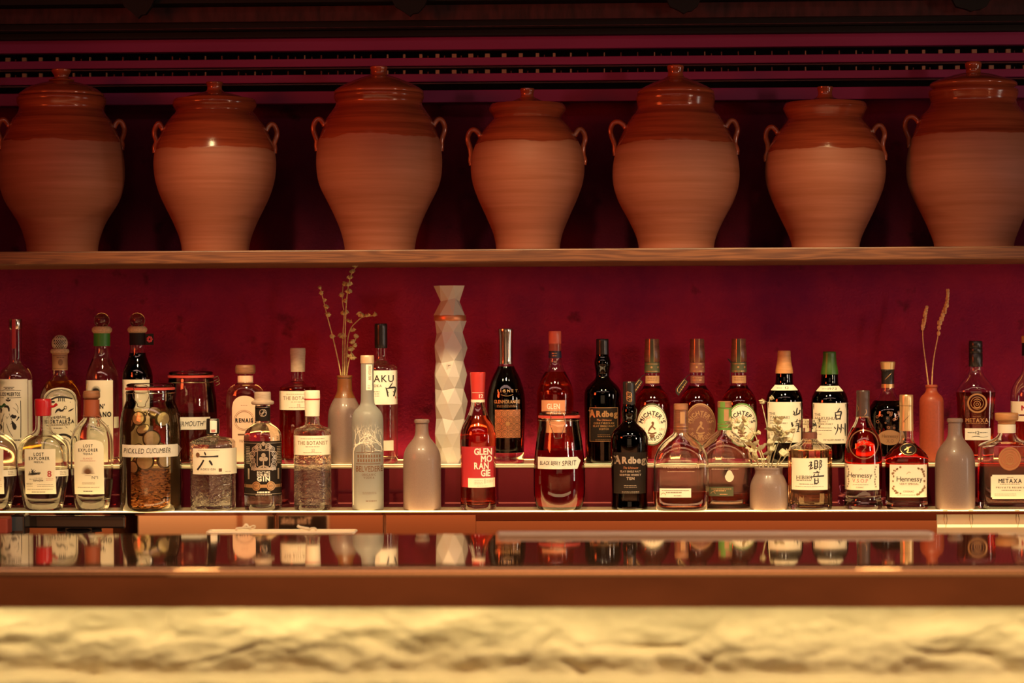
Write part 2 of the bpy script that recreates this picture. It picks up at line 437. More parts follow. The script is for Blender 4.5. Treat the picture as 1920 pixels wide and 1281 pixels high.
class Bot:
    def __init__(s, name, label, cat, u, vb, Y, z0, face=True, group=None, du=0):
        p = at(u, vb, Y); s.loc = Vector((p.x, Y, z0+.0003)); s.u = u; s.vb = vb; s.du = du
        s.s = depth(s.loc)/F
        d = CAM-s.loc
        rz = math.atan2(d.x, -d.y) if face is True else (0 if face == 'wall' else math.radians(face))
        s.o = tag(empty(name, s.loc, rz), label, cat, group)
    def prof(s, pts, it=2):
        pts = [(p+(1, 2))[:4] if len(p) == 2 else p for p in pts]
        pts = chaikin([tuple(map(float, p)) for p in pts], it)
        return [((s.vb-v)*s.s, r*s.s, r*s.s*q, n) for v, r, q, n in pts]
    @staticmethod
    def ringpts(z, rx, ry, n, seg, facets=0):
        out = []
        for k in range(seg):
            a = 2*PI*k/seg+(PI/seg if facets else 0); c, d = math.cos(a), math.sin(a)
            if n > 2.01:
                c = math.copysign(abs(c)**(2/n), c); d = math.copysign(abs(d)**(2/n), d)
            out.append((rx*c, ry*d, z))
        return out
    @staticmethod
    def skin(rings, seg, caps=True):
        vs = [v for r in rings for v in r]; fs = []
        for i in range(len(rings)-1):
            for k in range(seg):
                l = (k+1) % seg
                fs.append((i*seg+k, i*seg+l, (i+1)*seg+l, (i+1)*seg+k))
        if caps:
            fs.append(tuple(range(seg-1, -1, -1))); n = len(rings)-1
            fs.append(tuple(n*seg+k for k in range(seg)))
        return vs, fs
    def part(s, name, pts, m, it=1, seg=40, parent=None, facets=0, sharp=35, flat=False):
        """solid of stacked sections; base first"""
        pr = s.prof(pts, it)
        sg = facets or seg
        vs, fs = s.skin([s.ringpts(z, rx, ry, n, sg, facets) for z, rx, ry, n in pr], sg)
        o = link(name, vs, fs, m, parent or s.o, sharp=sharp, smooth=not (facets or flat))
        s.last = Surf(pr); return o
    def glass(s, pts, m=None, t=2.2, base=8, it=2, seg=56, liquid=None, level=None, facets=0, name='glass_body', punt=2.0):
        """hollow bottle: outer skin, mouth, inner skin, and the liquid that fills it to a level"""
        m = m or GL
        pr = s.prof(pts, it); k = s.s
        sg = facets or seg
        s.surf = Surf(pr)
        inner = []
        for i, (z, rx, ry, n) in enumerate(pr):
            a = pr[max(0, i-1)]; b = pr[min(len(pr)-1, i+1)]
            dz, dr = b[0]-a[0], b[1]-a[1]; l = math.hypot(dz, dr) or 1
            nz, nr = -dr/l, dz/l
            if i == len(pr)-1: nz, nr = 0, 1
            z2, r2 = z-nz*t*k, rx-nr*t*k
            if z2 > base*k and r2 > 2*k and (not inner or z2 > inner[-1][0]+1e-5):
                inner.append((z2, r2, max(ry-(rx-r2), 1.5*k), n))
        fl = inner[0]
        inner = [(base*k, fl[1]*.80, fl[2]*.80, fl[3]), (base*k+.6*k, fl[1]*.92, fl[2]*.92, fl[3])] + inner if fl[0] > base*k+1e-5+.6*k else inner
        R = lambda q: s.ringpts(*q, sg, facets)
        z0, rx, ry, n = pr[0]
        foot = [(punt*k, rx*.55, ry*.55, n), (punt*.7*k, rx*.75, ry*.75, n), (0, rx*.92, ry*.92, n)] if punt else []
        z1, rx1, ry1, n1 = pr[-1]; zi, rxi, ryi, ni = inner[-1]
        inner.append((z1, rxi, ryi, ni))
        rings = [R(q) for q in foot+pr]+[R(q) for q in reversed(inner)]
        vs, fs = s.skin(rings, sg, False)
        L = len(rings)-1
        fs.append(tuple(range(sg-1, -1, -1))); fs.append(tuple(L*sg+j for j in range(sg)))
        o = link(name, vs, fs, m, s.o, sharp=35, smooth=not facets)
        if liquid:
            zl = (s.vb-level)*k; q = []
            e = .25*k
            for z, rx, ry, n in inner[:-1]:
                if z < zl: q.append((z-(e if not q else 0), rx+e, ry+e, n))
            rx, ry, n = Surf(inner[:-1]).sec(zl)
            q.append((zl, rx+e, ry+e, n))
            if len(q) > 1:
                vs, fs = s.skin([R(x) for x in q], sg)
                link('liquid', vs, fs, liquid, s.o, sharp=35, smooth=not facets)
        return o
    def decal(s, surf=None): return Decal(s, surf or s.surf)
    def pt(s, u, v, y): return Vector(((u-s.u+s.du)*s.s, y*s.s, (s.vb-v)*s.s))
# ------------------------------------------------------------------ heights and distances
Z_FRONT, Z_BACK, Z_SHELF = 1.068, 1.167, 1.676
Y_F, Y_B, Y_J, Y_WALL = 5.50, 5.665, 5.60, 5.85
GF, GB = 'bottles on the lower step', 'bottles on the upper step'

# ------------------------------------------------------------------ terracotta jars
def jar_mat(glaze, seed):
    m, nt, b, out = nodes('jar_clay'); L = nt.links; N = nt.nodes.new
    tc = N('ShaderNodeTexCoord'); sep = N('ShaderNodeSeparateXYZ'); L.new(tc.outputs['Object'], sep.inputs[0])
    n = N('ShaderNodeTexNoise'); n.inputs['Scale'].default_value = 9; n.inputs['Detail'].default_value = 3
    mp = N('ShaderNodeMapping'); mp.inputs['Location'].default_value = (seed*3.1, seed, 0); mp.inputs['Scale'].default_value = (1, 1, .3)
    L.new(tc.outputs['Object'], mp.inputs[0]); L.new(mp.outputs[0], n.inputs['Vector'])
    ma = N('ShaderNodeMath'); ma.operation = 'MULTIPLY_ADD'; ma.inputs[1].default_value = .030
    L.new(n.outputs['Fac'], ma.inputs[0]); L.new(sep.outputs['Z'], ma.inputs[2])
    gt = N('ShaderNodeMapRange'); gt.inputs['From Min'].default_value = glaze+.0135; gt.inputs['From Max'].default_value = glaze+.0165
    L.new(ma.outputs[0], gt.inputs['Value'])
    # throwing lines: noise squeezed along the height
    mp2 = N('ShaderNodeMapping'); mp2.inputs['Scale'].default_value = (2.5, 2.5, 75); mp2.inputs['Location'].default_value = (seed*5, 0, seed)
    L.new(tc.outputs['Object'], mp2.inputs[0])
    n2 = N('ShaderNodeTexNoise'); n2.inputs['Scale'].default_value = 1; n2.inputs['Detail'].default_value = 6; n2.inputs['Roughness'].default_value = .65
    L.new(mp2.outputs[0], n2.inputs['Vector'])
    r1 = N('ShaderNodeValToRGB'); r1.color_ramp.elements[0].position = .3; r1.color_ramp.elements[1].position = .7
    r1.color_ramp.elements[0].color = (.178, .055, .025, 1); r1.color_ramp.elements[1].color = (.245, .086, .054, 1)
    r2 = N('ShaderNodeValToRGB'); r2.color_ramp.elements[0].position = .3; r2.color_ramp.elements[1].position = .75
    r2.color_ramp.elements[0].color = (.10, .016, .007, 1); r2.color_ramp.elements[1].color = (.25, .052, .021, 1)
    L.new(n2.outputs['Fac'], r1.inputs[0]); L.new(n2.outputs['Fac'], r2.inputs[0])
    mx = N('ShaderNodeMix'); mx.data_type = 'RGBA'
    L.new(gt.outputs[0], mx.inputs['Factor']); L.new(r1.outputs[0], mx.inputs['A']); L.new(r2.outputs[0], mx.inputs['B'])
    L.new(mx.outputs['Result'], b.inputs['Base Color'])
    b.inputs['Specular IOR Level'].default_value = .3
    rr = N('ShaderNodeMapRange'); rr.inputs['To Min'].default_value = .62; rr.inputs['To Max'].default_value = .16
    L.new(gt.outputs[0], rr.inputs['Value']); L.new(rr.outputs[0], b.inputs['Roughness'])
    bp = N('ShaderNodeBump'); bp.inputs['Strength'].default_value = .25; bp.inputs['Distance'].default_value = .002
    L.new(n2.outputs['Fac'], bp.inputs['Height']); L.new(bp.outputs[0], b.inputs['Normal'])
    return m
GLAZE = mat('brown_glaze', (.20, .040, .016), .14, var=.3, scale=(12, 12, 60), bump=.15)
JARG = 'terracotta jars on the wooden shelf'
# centre u, base v, profile (v, half width) from base up to the rim, lid, knob, glaze line, handles (left outer u, right outer u, top v, end v)
JARS = [
 (117, 470, [(470, 65.5), (455, 66.5), (440, 70), (414, 79), (392, 93), (375, 104), (358, 111.5), (335, 116), (312, 117), (285, 115), (250, 107), (232, 98), (218, 89), (208, 81.5), (199, 78), (194, 79), (188, 82), (182, 83.5), (177, 82)],
  [(178, 70), (175, 79), (170, 79), (167, 74), (158, 62), (151, 40), (147, 23), (145, 20)], [(147, 17), (146, 24), (143, 23), (141, 14), (136, 13), (130, 17), (126, 19), (124, 17)], 262, (-4, 237, 214, 268),
  'large jar at the left end of the shelf, domed lid with a ringed knob'),
 (404, 469, [(469, 62), (455, 63.5), (440, 67), (429, 71), (410, 79), (390, 89), (370, 99), (351, 106.5), (330, 112), (312, 114), (297, 114.5), (281, 112.5), (266, 109), (250, 103), (236, 96), (226, 90), (214, 79), (206, 72.5), (202, 72), (197, 76), (191, 78.5), (186, 78), (181, 75)],
  [(183, 62), (180, 62), (175, 50), (170, 30), (167, 19)], [(169, 17), (166, 18), (164, 14), (157, 13.5), (152, 15.5), (149, 16), (148, 14)], 279, (288, 524, 221, 275),
  'terracotta jar with a low sunken lid, second from the left end of the shelf'),
 (712, 469, [(469, 65), (455, 66.5), (437, 70.5), (422, 75.5), (406, 82), (385, 92), (367, 101), (350, 110), (332, 115.5), (312, 118), (289, 118), (270, 116), (250, 110.5), (235, 104.5), (218, 97), (205, 88.5), (196, 82), (190, 80), (185, 82), (179, 85), (174, 84)],
  [(176, 74), (173, 84), (168, 84), (164, 80), (158, 70), (150, 54), (143, 36), (138, 20)], [(140, 17), (137, 15), (131, 14), (126, 16), (122, 16.5), (121, 15)], 257, (585, 839, 214, 273),
  'largest jar, third from the left on the shelf, wide domed lid above a dark collar'),
 (990, 466, [(466, 59.5), (452, 60.5), (440, 63), (429, 66), (410, 74), (390, 83), (375, 90), (359, 96.5), (342, 102.5), (324, 106), (306, 107), (289, 105.5), (272, 100.5), (258, 94.5), (246, 87), (234, 78.5), (224, 69.5), (217, 63.5), (212, 64), (206, 69), (201, 71), (195, 70.5), (190, 67)],
  [(193, 50), (190, 50), (186, 34), (182, 22), (180, 19)], [(182, 17), (179, 17), (177, 12), (170, 11.5), (165, 13.5), (161, 13)], 265, (874, 1102, 232, 298),
  'smallest jar, in the middle of the shelf, open rolled rim and knob'),
 (1268, 463, [(463, 70), (450, 71), (433, 76), (416, 84), (400, 92), (383, 102), (367, 109.5), (350, 115.5), (333, 118.5), (317, 119), (300, 118), (280, 114), (258, 107.5), (240, 99), (225, 91), (210, 80), (202, 73), (196, 71), (188, 72), (180, 74), (174, 73.5), (170, 71)],
  [(172, 64), (170, 72), (166, 72), (162, 69), (154, 54), (146, 36), (141, 22)], [(143, 23), (140, 22), (138, 16), (131, 13.5), (124, 15), (119, 16), (116, 14.5)], 264, (1142, 1387, 215, 278),
  'tall jar with a straight glossy collar and ringed knob, third from the right end'),
 (1548, 462, [(462, 62.5), (448, 64), (434, 69), (417, 77), (400, 85.5), (383, 93.5), (366, 101), (350, 107), (334, 111), (317, 112.5), (300, 112), (283, 109), (270, 105), (258, 99.5), (245, 91), (233, 81.5), (224, 74), (217, 70), (211, 72), (203, 75.5), (197, 77), (191, 76.5), (187, 74)],
  [(190, 56), (187, 56), (184, 40), (180, 24), (178, 19)], [(180, 18), (177, 17), (174, 13.5), (166, 13), (160, 15), (157, 15)], 280, (1433, 1662, 225, 289),
  'jar with a flaring rim and a dark knob, second from the right end'),
 (1826, 460, [(460, 73), (446, 74.5), (425, 83), (408, 90), (392, 98), (375, 107), (358, 115), (342, 121), (325, 124.5), (308, 125), (292, 124), (275, 121.5), (258, 117), (240, 110.5), (225, 104), (208, 94), (196, 83.5), (188, 79.5), (182, 79), (175, 81.5), (168, 83.5), (163, 82)],
  [(165, 70), (158, 76), (155, 81), (151, 81), (147, 76), (140, 56), (134, 36), (131, 20)], [(133, 16), (130, 14), (124, 13.5), (117, 15.5), (112, 15.5), (110, 13.5)], 250, (1695, 1958, 204, 262),
  'broad jar at the right end of the shelf, domed lid set at a slant'),
]
def make_jar(i):
    u, vb, pr, lid, knob, gz, h, label = JARS[i]
    b = Bot('terracotta_jar', label, 'jar', u, vb, Y_J, Z_SHELF, group=JARG)
    k = b.s
    rim = max(range(len(pr)-7, len(pr)), key=lambda q: pr[q][1])
    nck = min(range(len(pr)-8, rim+1), key=lambda q: pr[q][1])
    pr = [p_ for q, p_ in enumerate(pr) for p_ in ([(p_[0], p_[1]+1.5)]*2 if q == rim else [(p_[0], p_[1]-1)]*2 if q == nck else [p_])]
    P = b.prof(pr, 2); b.surf = Surf(P)
    out = [(z, r) for z, r, _, _ in P]
    inn = [(z, r-7*k) for z, r in reversed(out) if z > 9*k]
    vs, fs = [], []
    mb = MB(); mb.lathe(out+inn+[(8*k, inn[-1][1]*.7)], 72)
    mb.build('body', jar_mat((vb-gz)*k, i), b.o, sharp=50)
    ld = b.part('lid', lid, GLAZE, 2, 56)
    b.part('knob', knob, GLAZE, 1, 28, parent=ld)
    ul, ur, vt, ve = h
    for sgn, uo in ((-1, ul), (1, ur)):
        def edge(v): return b.surf.sec((vb-v)*k)[0]/k
        xo = abs(uo-u)-4.5
        x0 = edge(vt+20)-3
        pts = [(x0, vt+18), (x0+4, vt+11), (x0+(xo-x0)*.45, vt+5), (xo-5, vt+7), (xo, vt+17), (xo+.5, vt+27), (xo-4, vt+39), ((xo-5+edge(ve))/2-1, ve-12), (edge(ve)+1, ve-3), (edge(ve+6)-2, ve+6)]
        pts = chaikin([tuple(map(float, p)) for p in pts], 2)
        m2 = MB(); m2.tube([(sgn*x*k, -2*k, (vb-v)*k) for x, v in pts], [5.6*k]*3+[5.0*k]*(len(pts)-6)+[5.6*k]*3, 12)
        m2.build('handle', GLAZE, b.o, sharp=60)
for i in range(7): make_jar(i)

# ------------------------------------------------------------------ clip-top jars
def clip_jar(label, u, vb, Y, z0, body, lid_r, v_lid, liquid, level, clasp=None, group=None):
    b = Bot('clip_top_jar', label, 'jar', u, vb, Y, z0, group=group)
    k = b.s
    b.glass(body, GL_TH, t=2.4, base=6, liquid=liquid, level=level, seg=56)
    b.part('lid', [(v_lid+8, lid_r-4), (v_lid+7, lid_r-1), (v_lid+3, lid_r-.5), (v_lid+1, lid_r-3), (v_lid, lid_r-10)], GL_TH, 1, 48)
    b.part('rubber_seal', [(v_lid+12.5, lid_r-1), (v_lid+12, lid_r+1.2), (v_lid+8.5, lid_r+1.2), (v_lid+8, lid_r-1)], RUBBER, 0, 48)
    return b
def clasp(b, uc, v0, v1, w, side=0):
    k = b.s; m = MB()
    def q(u, v, lift=1.5):
        x = (u-b.u)*k; z = (b.vb-v)*k
        return (x, b.surf.fy(x, z)-lift*k, z)
    for pts in ([(uc-w*.5, v0+10), (uc-w*.55, v0+4), (uc-w*.3, v0), (uc+w*.3, v0), (uc+w*.55, v0+4), (uc+w*.5, v0+10)],
                [(uc-w*.5, v0+10), (uc-w*.62, v0+18), (uc-w*.55, v0+26), (uc-w*.25, v1-6), (uc-w*.3, v1), (uc+w*.35, v1), (uc+w*.3, v1-6), (uc+w*.55, v0+26), (uc+w*.62, v0+18), (uc+w*.5, v0+10)]):
        pp = chaikin([tuple(map(float, p)) for p in pts], 2)
        m.tube([q(x, v, 3) for x, v in pp], .75*k, 6)
    m.build('wire_clasp', WIRE, b.o)
    m = MB(); R = (b.surf.sec((b.vb-v0-16)*k)[0])+1.2*k; z = (b.vb-v0-16)*k
    m.tube([(R*math.cos(a*2*PI/40), R*math.sin(a*2*PI/40), z) for a in range(40)], .7*k, 6, closed=True)
    m.build('neck_wire', WIRE, b.o)

# pickled cucumber
b = clip_jar('large clip-top jar of cucumber slices in amber brine with a handwritten paper tape', 283, 963, 5.494, Z_FRONT,
  [(963, 50), (962, 54), (955, 57.5), (935, 58), (880, 57.8), (830, 57.5), (805, 56.8), (785, 54.5), (770, 50.5), (762, 47), (757, 45), (748, 45.5), (739, 45)], 45, 725, LQ_PICK, 772)
clasp(b, 266, 727, 768, 25)
d = b.decal().area(231, 333, 838, 861, 18, 5); d.tri([(333, 838.5), (341, 848), (333, 860.5)], [(0, 1, 2)])
lb = d.build('label', PAPER_T, b.o, .0008)
b.decal().text('PICKLED', 252, 849, 9, 37, shear=.12, jit=.05, gap=.16).text('CUCUMBER', 297, 848.5, 9, 45, shear=.15, jit=.06, gap=.14).build('lettering', INK, lb, .0014)
k = b.s; SL = 'cucumber slices in the large jar'
jar_o = b.loc
spots = [(262, 790, -34, 13.5, .15), (305, 791, -34, 14.5, -.2), (240, 830, -40, 12.5, .1), (285, 828, -38, 17, .05), (322, 822, -30, 12, .35), (262, 873, -30, 14, .1), (273, 869, -41, 17, .0), (308, 868, -36, 15, .1),
         (252, 880, -38, 12, -.3), (328, 850, -22, 12, .5), (244, 805, -28, 14, .9), (270, 812, -22, 13, 1.2), (318, 800, -16, 13, 1.0), (291, 780, -18, 13, 1.2), (240, 785, -14, 11, 1.1), (325, 780, -10, 11, 1.0), (258, 850, -20, 14, 1.0), (300, 848, -18, 15, 1.0)]
slab = ['pickle slice at top of jar, near left of clasp wire', 'round pickle slice at top of jar with dark specks', 'pickle slice against the jar left side above the tape', 'big pale pickle slice just above the tape', 'pickle slice above the right tip of the tape',
        'amber pickle slice just below the left of the tape', 'big pale pickle slice just below the middle of the tape', 'pale pickle slice below the right half of the tape', 'smallest pickle slice below the tape at the left', 'pickle slice behind the pointed tape tip',
        'dark tilted pickle slice behind the topmost left slice', 'dark tilted pickle slice in the middle above the big pale one', 'dark tilted pickle slice near right shoulder of the jar', 'dark pickle slice floating at the brine surface', 'dark pickle slice at the upper left shoulder of the jar', 'dark pickle slice at the upper right shoulder of the jar', 'tilted pickle slice behind the left half of the tape', 'tilted pickle slice behind the right half of the tape']
for (uu, vv, yy, rr, tilt), sl in zip(spots, slab):
    x0, z0 = (uu-283)*k, (963-vv)*k
    rmax = 53*k if vv > 795 else 47*k
    R_ = rmax-.004
    y0 = yy*k; rad = rr*k
    if math.hypot(x0, y0)+rad*.55 > R_:
        sc_ = math.sqrt(max(1e-9, (R_-rad*.55)**2-x0*x0)) if abs(x0) < R_-rad*.55 else 0
        y0 = -sc_
        if abs(x0) > R_-rad*.55: x0 = math.copysign(R_-rad*.6, x0)
    o = tag(empty('cucumber_slice', (0, 0, 0)), sl, 'cucumber slice', SL)
    o.matrix_world = Matrix.Translation(b.o.location) @ Matrix.Rotation(b.o.rotation_euler.z, 4, 'Z') @ Matrix.Translation((x0, y0, z0)) @ Matrix.Rotation(math.atan2(x0, -y0)*.8, 4, 'Z') @ Matrix.Rotation(PI/2-tilt*.6-.05, 4, 'X')
    m = MB(); h = rad*.28
    m.lathe([(-h, rad*.84), (-h*.8, rad*.88), (h*.8, rad*.88), (h, rad*.84)], 24); m.build('flesh', CUC_FLESH, o)
    m = MB(); n = 24; vs = []; fs = []
    for z, r in ((-h*.95, rad*.885), (-h*.8, rad), (h*.8, rad), (h*.95, rad*.885)):
        vs += [(r*math.cos(2*PI*q/n), r*math.sin(2*PI*q/n), z) for q in range(n)]
    for a in range(4):
        c = (a+1) % 4
        fs += [(a*n+q, a*n+(q+1) % n, c*n+(q+1) % n, c*n+q) for q in range(n)]
    m.add(vs, fs); m.build('skin', CUC_SKIN, o)
# sediment of spices at the bottom of the jar
m = MB()
rs = random.Random(4)
for i in range(900):
    a = rs.random()*2*PI; r = 50*k*math.sqrt(rs.random()); z = (9+rs.random()**1.7*66)*k
    m.ball((r*math.cos(a), r*math.sin(a), z), rs.uniform(1.2, 3.2)*k, 6, 4, (1.5, 1, .6))
o = tag(m.build('pickling_spices', mat('spice', (.66, .32, .13), .7, var=.45, scale=(300, 300, 300)), loc=b.o.location), 'brown spice sediment at the bottom of the pickle jar', 'spices', kind='stuff')

# black berry spirit
b = clip_jar('clip-top jar half full of dark berry liquor with handwritten paper tape', 1049, 957, 5.50, Z_FRONT,
  [(957, 36), (956, 39), (951, 42.5), (940, 46.5), (925, 48.3), (905, 48.5), (879, 48), (860, 46.8), (845, 45), (825, 42.5), (812, 40.5), (804, 39), (797, 38), (788, 38)], 38, 773, LQ_BERRY, 845)
clasp(b, 1046, 774, 822, 24)
d = b.decal().area(1009, 1083, 857, 879, 18, 5); d.tri([(1083, 857.5), (1089, 864), (1083, 878.5)], [(0, 1, 2)])
lb = d.build('label', PAPER_T, b.o, .0008)
b.decal().text('BLACK', 1022, 868, 7, 18, shear=.1, jit=.05, bold=.01).text('BERRY', 1042, 868, 7, 17, shear=.1, jit=.05, bold=.01).text('SPIRIT', 1067, 868, 9, 26, shear=.1, jit=.05, bold=.005).build('lettering', INK, lb, .0014)
# vermouth
b = clip_jar('clip-top jar of dark red vermouth behind the gin bottles', 359, 872, Y_B, Z_BACK,
  [(872, 42), (870, 46), (860, 48.5), (820, 48.5), (775, 48), (750, 46.5), (735, 44.5), (722, 43), (712, 42)], 42, 698, LQ_VERM, 775)
m = MB()
for sgn in (1,):
    for zz in (712, 718):
        m.tube([(x*b.s, y*b.s, (872-v)*b.s) for x, y, v in ((40, -8, zz), (50, -4, zz-4), (53, 0, zz+4), (46, 4, zz+8))], .8*b.s, 6)
m.tube([(43.5*b.s*math.cos(a*2*PI/40), 43.5*b.s*math.sin(a*2*PI/40), (872-719)*b.s) for a in range(40)], .7*b.s, 6, closed=True)
m.build('wire_clasp', WIRE, b.o)
lb = b.decal().area(334, 394, 783, 806, 14, 5).build('label', PAPER_T, b.o, .0008)
b.decal().text('"VERMOUTH"', 355, 795, 9, 58, shear=.15, jit=.06).build('lettering', INK, lb, .0014)

# ------------------------------------------------------------------ front row
def lost_mezcal(u, cap, label, big='8'):
    b = Bot('mezcal_bottle', label, 'bottle', u, 966, Y_F-.005, Z_FRONT, face='wall', group=GF, du=7)
    fl = (.62, 2.5)
    b.glass([(966, 29, *fl), (965, 33, *fl), (960, 36, *fl), (945, 39.5, *fl), (920, 44.5, *fl), (890, 48, *fl), (862, 48.5, *fl), (848, 47, *fl), (838, 43, *fl), (829, 35, .65, 2.3), (822, 25, .75, 2.1), (817, 17, .95, 2), (812, 14.3, 1, 2), (800, 14, 1, 2), (788, 14, 1, 2), (766, 14, 1, 2)], t=3.2, base=17, liquid=LQ_CLEAR, level=826)
    c = b.part('wax_cap', [(789, 14.4), (788, 15.3), (780, 15.4), (774, 15.8), (762, 15.8), (758, 15.2), (757, 13)], cap, 1, 36)
    m = MB(); k = b.s
    m.tube([(14*k, -3*k, (966-772)*k), (21*k, -4*k, (966-771.5)*k), (27*k, -5*k, (966-767)*k)], [3.2*k, 2.2*k, 3*k], 8); m.build('pull_tab', cap, b.o)
    w = u-82
    lb = b.decal().area(w+46, w+104, 850, 934, 14, 8).build('label', PAPER, b.o)
    b.decal().text('LOST', w+73.5, 859.5, 5.6, 19, bold=.02, gap=.2).text('EXPLORER', w+74, 867.2, 5.6, 39, bold=.02, gap=.2).text('MEZCAL', w+73.5, 874, 3, 18, bold=.02, gap=.2).text('ESPADÍN', w+72, 908.5, 3.2, 18, bold=.02).lines(w+59, 906, 8, 1).lines(w+72, 904, 17, 1, th=.5).lines(w+85, 916, 30, 2, 3.4).lines(w+55, 914, 12, 3, 2.6).lines(w+74, 925, 48, 1).lines(w+72, 930, 26, 1, th=1).build('lettering', INK, lb, .0009)
    d = b.decal()
    for i in range(11):
        x = w+56+i*1.9; hh = 6+5*math.sin(i*.55)
        d.stroke([(x, 897, .8), (x+2*math.sin(i), 897-hh*.6, 1.3), (x+3*math.sin(i*1.7), 897-hh, .3)])
    for y in (896, 897.4, 895): d.stroke([(w+53, y+1, .4), (w+64, y, 1.6), (w+77, y-2, .4)])
    d.build('illustration', INK, lb, .0009)
    b.decal().text(big, w+93, 896, 11, 7.5, bold=.01).lines(w+93, 905, 13, 2, 2.6, .5).build('numeral', INK_R, lb, .0009)
    sl = b.decal().area(w+102, w+123, 889, 901, 8, 3).build('tax_strip', PAPER_W, b.o, .0012)
    b.decal().lines(w+116, 892, 9, 3, 2.8, .9).build('print', INK_G, sl, .0018)
    # moulded agave emblem on the shoulder
    d = b.decal()
    for a in range(-3, 4): d.stroke([(u-8.5, 842, 1.2), (u-8.5+a*1.3, 832, 1.0), (u-8.5+a*1.9, 828+abs(a)*1.2, .5)])
    d.ring(u-8.5, 834, 6.5, .8, 1.1, 20, PI*.85, PI*2.15)
    d.build('moulded_emblem', RELIEF, b.o, .0003)
lost_mezcal(82, RED_WAX, 'clear flask bottle under red wax with a tab, white label with a red 8')
lost_mezcal(-15, GRN_DARK, 'clear flask bottle with dark green wax, cut by the left edge', '6')

b = Bot('tequila_bottle', 'clear rounded bottle with a wooden stopper, brown wax and twine bow', 'bottle', 173, 964, Y_F, Z_FRONT, face='wall', group=GF, du=8)
fl = (.68, 2.3)
b.glass([(964, 26, *fl), (963, 29, *fl), (955, 31.5, *fl), (940, 35, *fl), (912, 39, *fl), (885, 40, *fl), (850, 40, *fl), (832, 39.5, *fl), (815, 35, *fl), (803, 27, .75, 2.1), (795, 18, .95, 2), (790, 14.5, 1, 2), (780, 14, 1, 2), (762, 14, 1, 2)], t=3, base=20, liquid=LQ_CLEAR, level=905)
b.part('wax_seal', [(788, 15), (785, 15.4), (775, 14.9), (762, 14.6), (757, 14.8)], BRN_WAX, 1, 36)
b.part('stopper', [(757, 11), (754, 15.2), (752, 16), (744, 15.8), (741, 14.5), (740.5, 12)], WOODCAP, 1, 36)
m = MB(); k = b.s
for zz in (788, 790): m.tube([(15.6*k*math.cos(a*2*PI/30), 15.6*k*math.sin(a*2*PI/30), (964-zz-1.5*math.sin(a*2*PI/30))*k) for a in range(30)], .8*k, 6, closed=True)
for pts in ([(8, -14, 788), (14, -17, 793), (17, -18, 800), (19, -17, 806)], [(8, -14, 788), (15, -16, 786), (21, -16, 790), (17, -17, 795)], [(17, -18, 800), (14, -19, 803), (16, -19, 807)]):
    m.tube([(x*k, y*k, (964-v)*k) for x, y, v in pts], .9*k, 6)
m.build('twine', BRN_WAX, b.o)
lb = b.decal().arch(136, 192, 831, 933, 13, 2.6).build('label', PAPER, b.o)
b.decal().text('LOST', 163.5, 842.5, 5.4, 18, bold=.02, gap=.2).text('EXPLORER', 163.5, 850.3, 5.4, 37, bold=.02, gap=.2).text('TEQUILA', 163, 857.3, 3.2, 18, bold=.02, gap=.15).text('Nº1', 176, 901.5, 5.5, 11).lines(164, 911, 24, 2, 2.4, .5).lines(164, 920, 42, 1, th=.5).lines(163, 927, 18, 1, th=1.2).build('lettering', INK, lb, .0009)
b.decal().text('BLANCO', 163, 866, 3, 17, gap=.15).lines(163, 870.4, 28, 1, th=.8).build('subtitle', INK_PK, lb, .0009)
d = b.decal()
for i in range(19):
    a = PI*(i+.5)/19
    d.stroke([(163, 894, 1.0), (163+7*math.cos(a), 893-9*math.sin(a), .8), (163+12.5*math.cos(a), 893.5-16*math.sin(a), .25)])
d.stroke([(151, 894.5, .4), (163, 894.5, 1), (176, 894, .4)]).stroke([(157, 897.5, .5), (169, 897.5, .5)])
d.build('illustration', INK_BR, lb, .0009)

b = Bot('gin_bottle', 'squat six-sided clear gin bottle with a black cap and brush character', 'bottle', 400, 962, Y_F, Z_FRONT, face='wall', group=GF, du=6)
b.glass([(962, 41), (961, 44), (957, 45), (836, 45), (834, 44), (830, 40), (826, 26), (824, 14), (823, 11.5), (818, 11), (800, 11)], GL_EMB, t=2.5, base=9, it=1, facets=6, liquid=LQ_CLEAR, level=838)
b.part('cap', [(820, 11.5), (818, 12.5), (793, 12.2), (791, 11)], BLK_CAP, 1, 30)
csf = b.last
st = b.decal(csf).area(390.5+6-6, 403, 791.5, 817, 8, 4).build('paper_seal', PAPER_W, b.o)
b.decal(csf).area(393, 400.5, 811, 816, 4, 2).build('stamp', INK_PK, st, .0009)
lb = b.decal().area(361.5, 439, 845, 893, 24, 4).build('label', PAPER, b.o)
d = b.decal()
d.stroke([(374, 885-26+.5, 1), (381, 860, 3.2), (397, 859.8, 2.2), (411, 859.3, 3.6)], sm=1).stroke([(385, 851, 1.5), (386.5, 854, 3.4), (388, 857.5, 2)])
d.stroke([(384, 866, 3.2), (379, 875, 3.2), (371, 885, 3.8)]).stroke([(394.5, 867, 3.4), (398, 872, 4.4), (400, 876, 2.2)])
d.text('ROKU GIN', 392, 883.5, 3.8, 28, serif=True, gap=.2)
d.build('lettering', INK, lb, .0009)
b.decal().oval(372, 857, 4, 4.5).area(411.5, 417, 882, 888, 3, 2).build('stamp', INK_BR, lb, .0011)
b.decal().lines(393, 848, 40, 1, th=.8).lines(398, 891, 42, 1, th=.5).lines(427, 888, 9, 1, th=1).build('print', INK_G, lb, .0009)

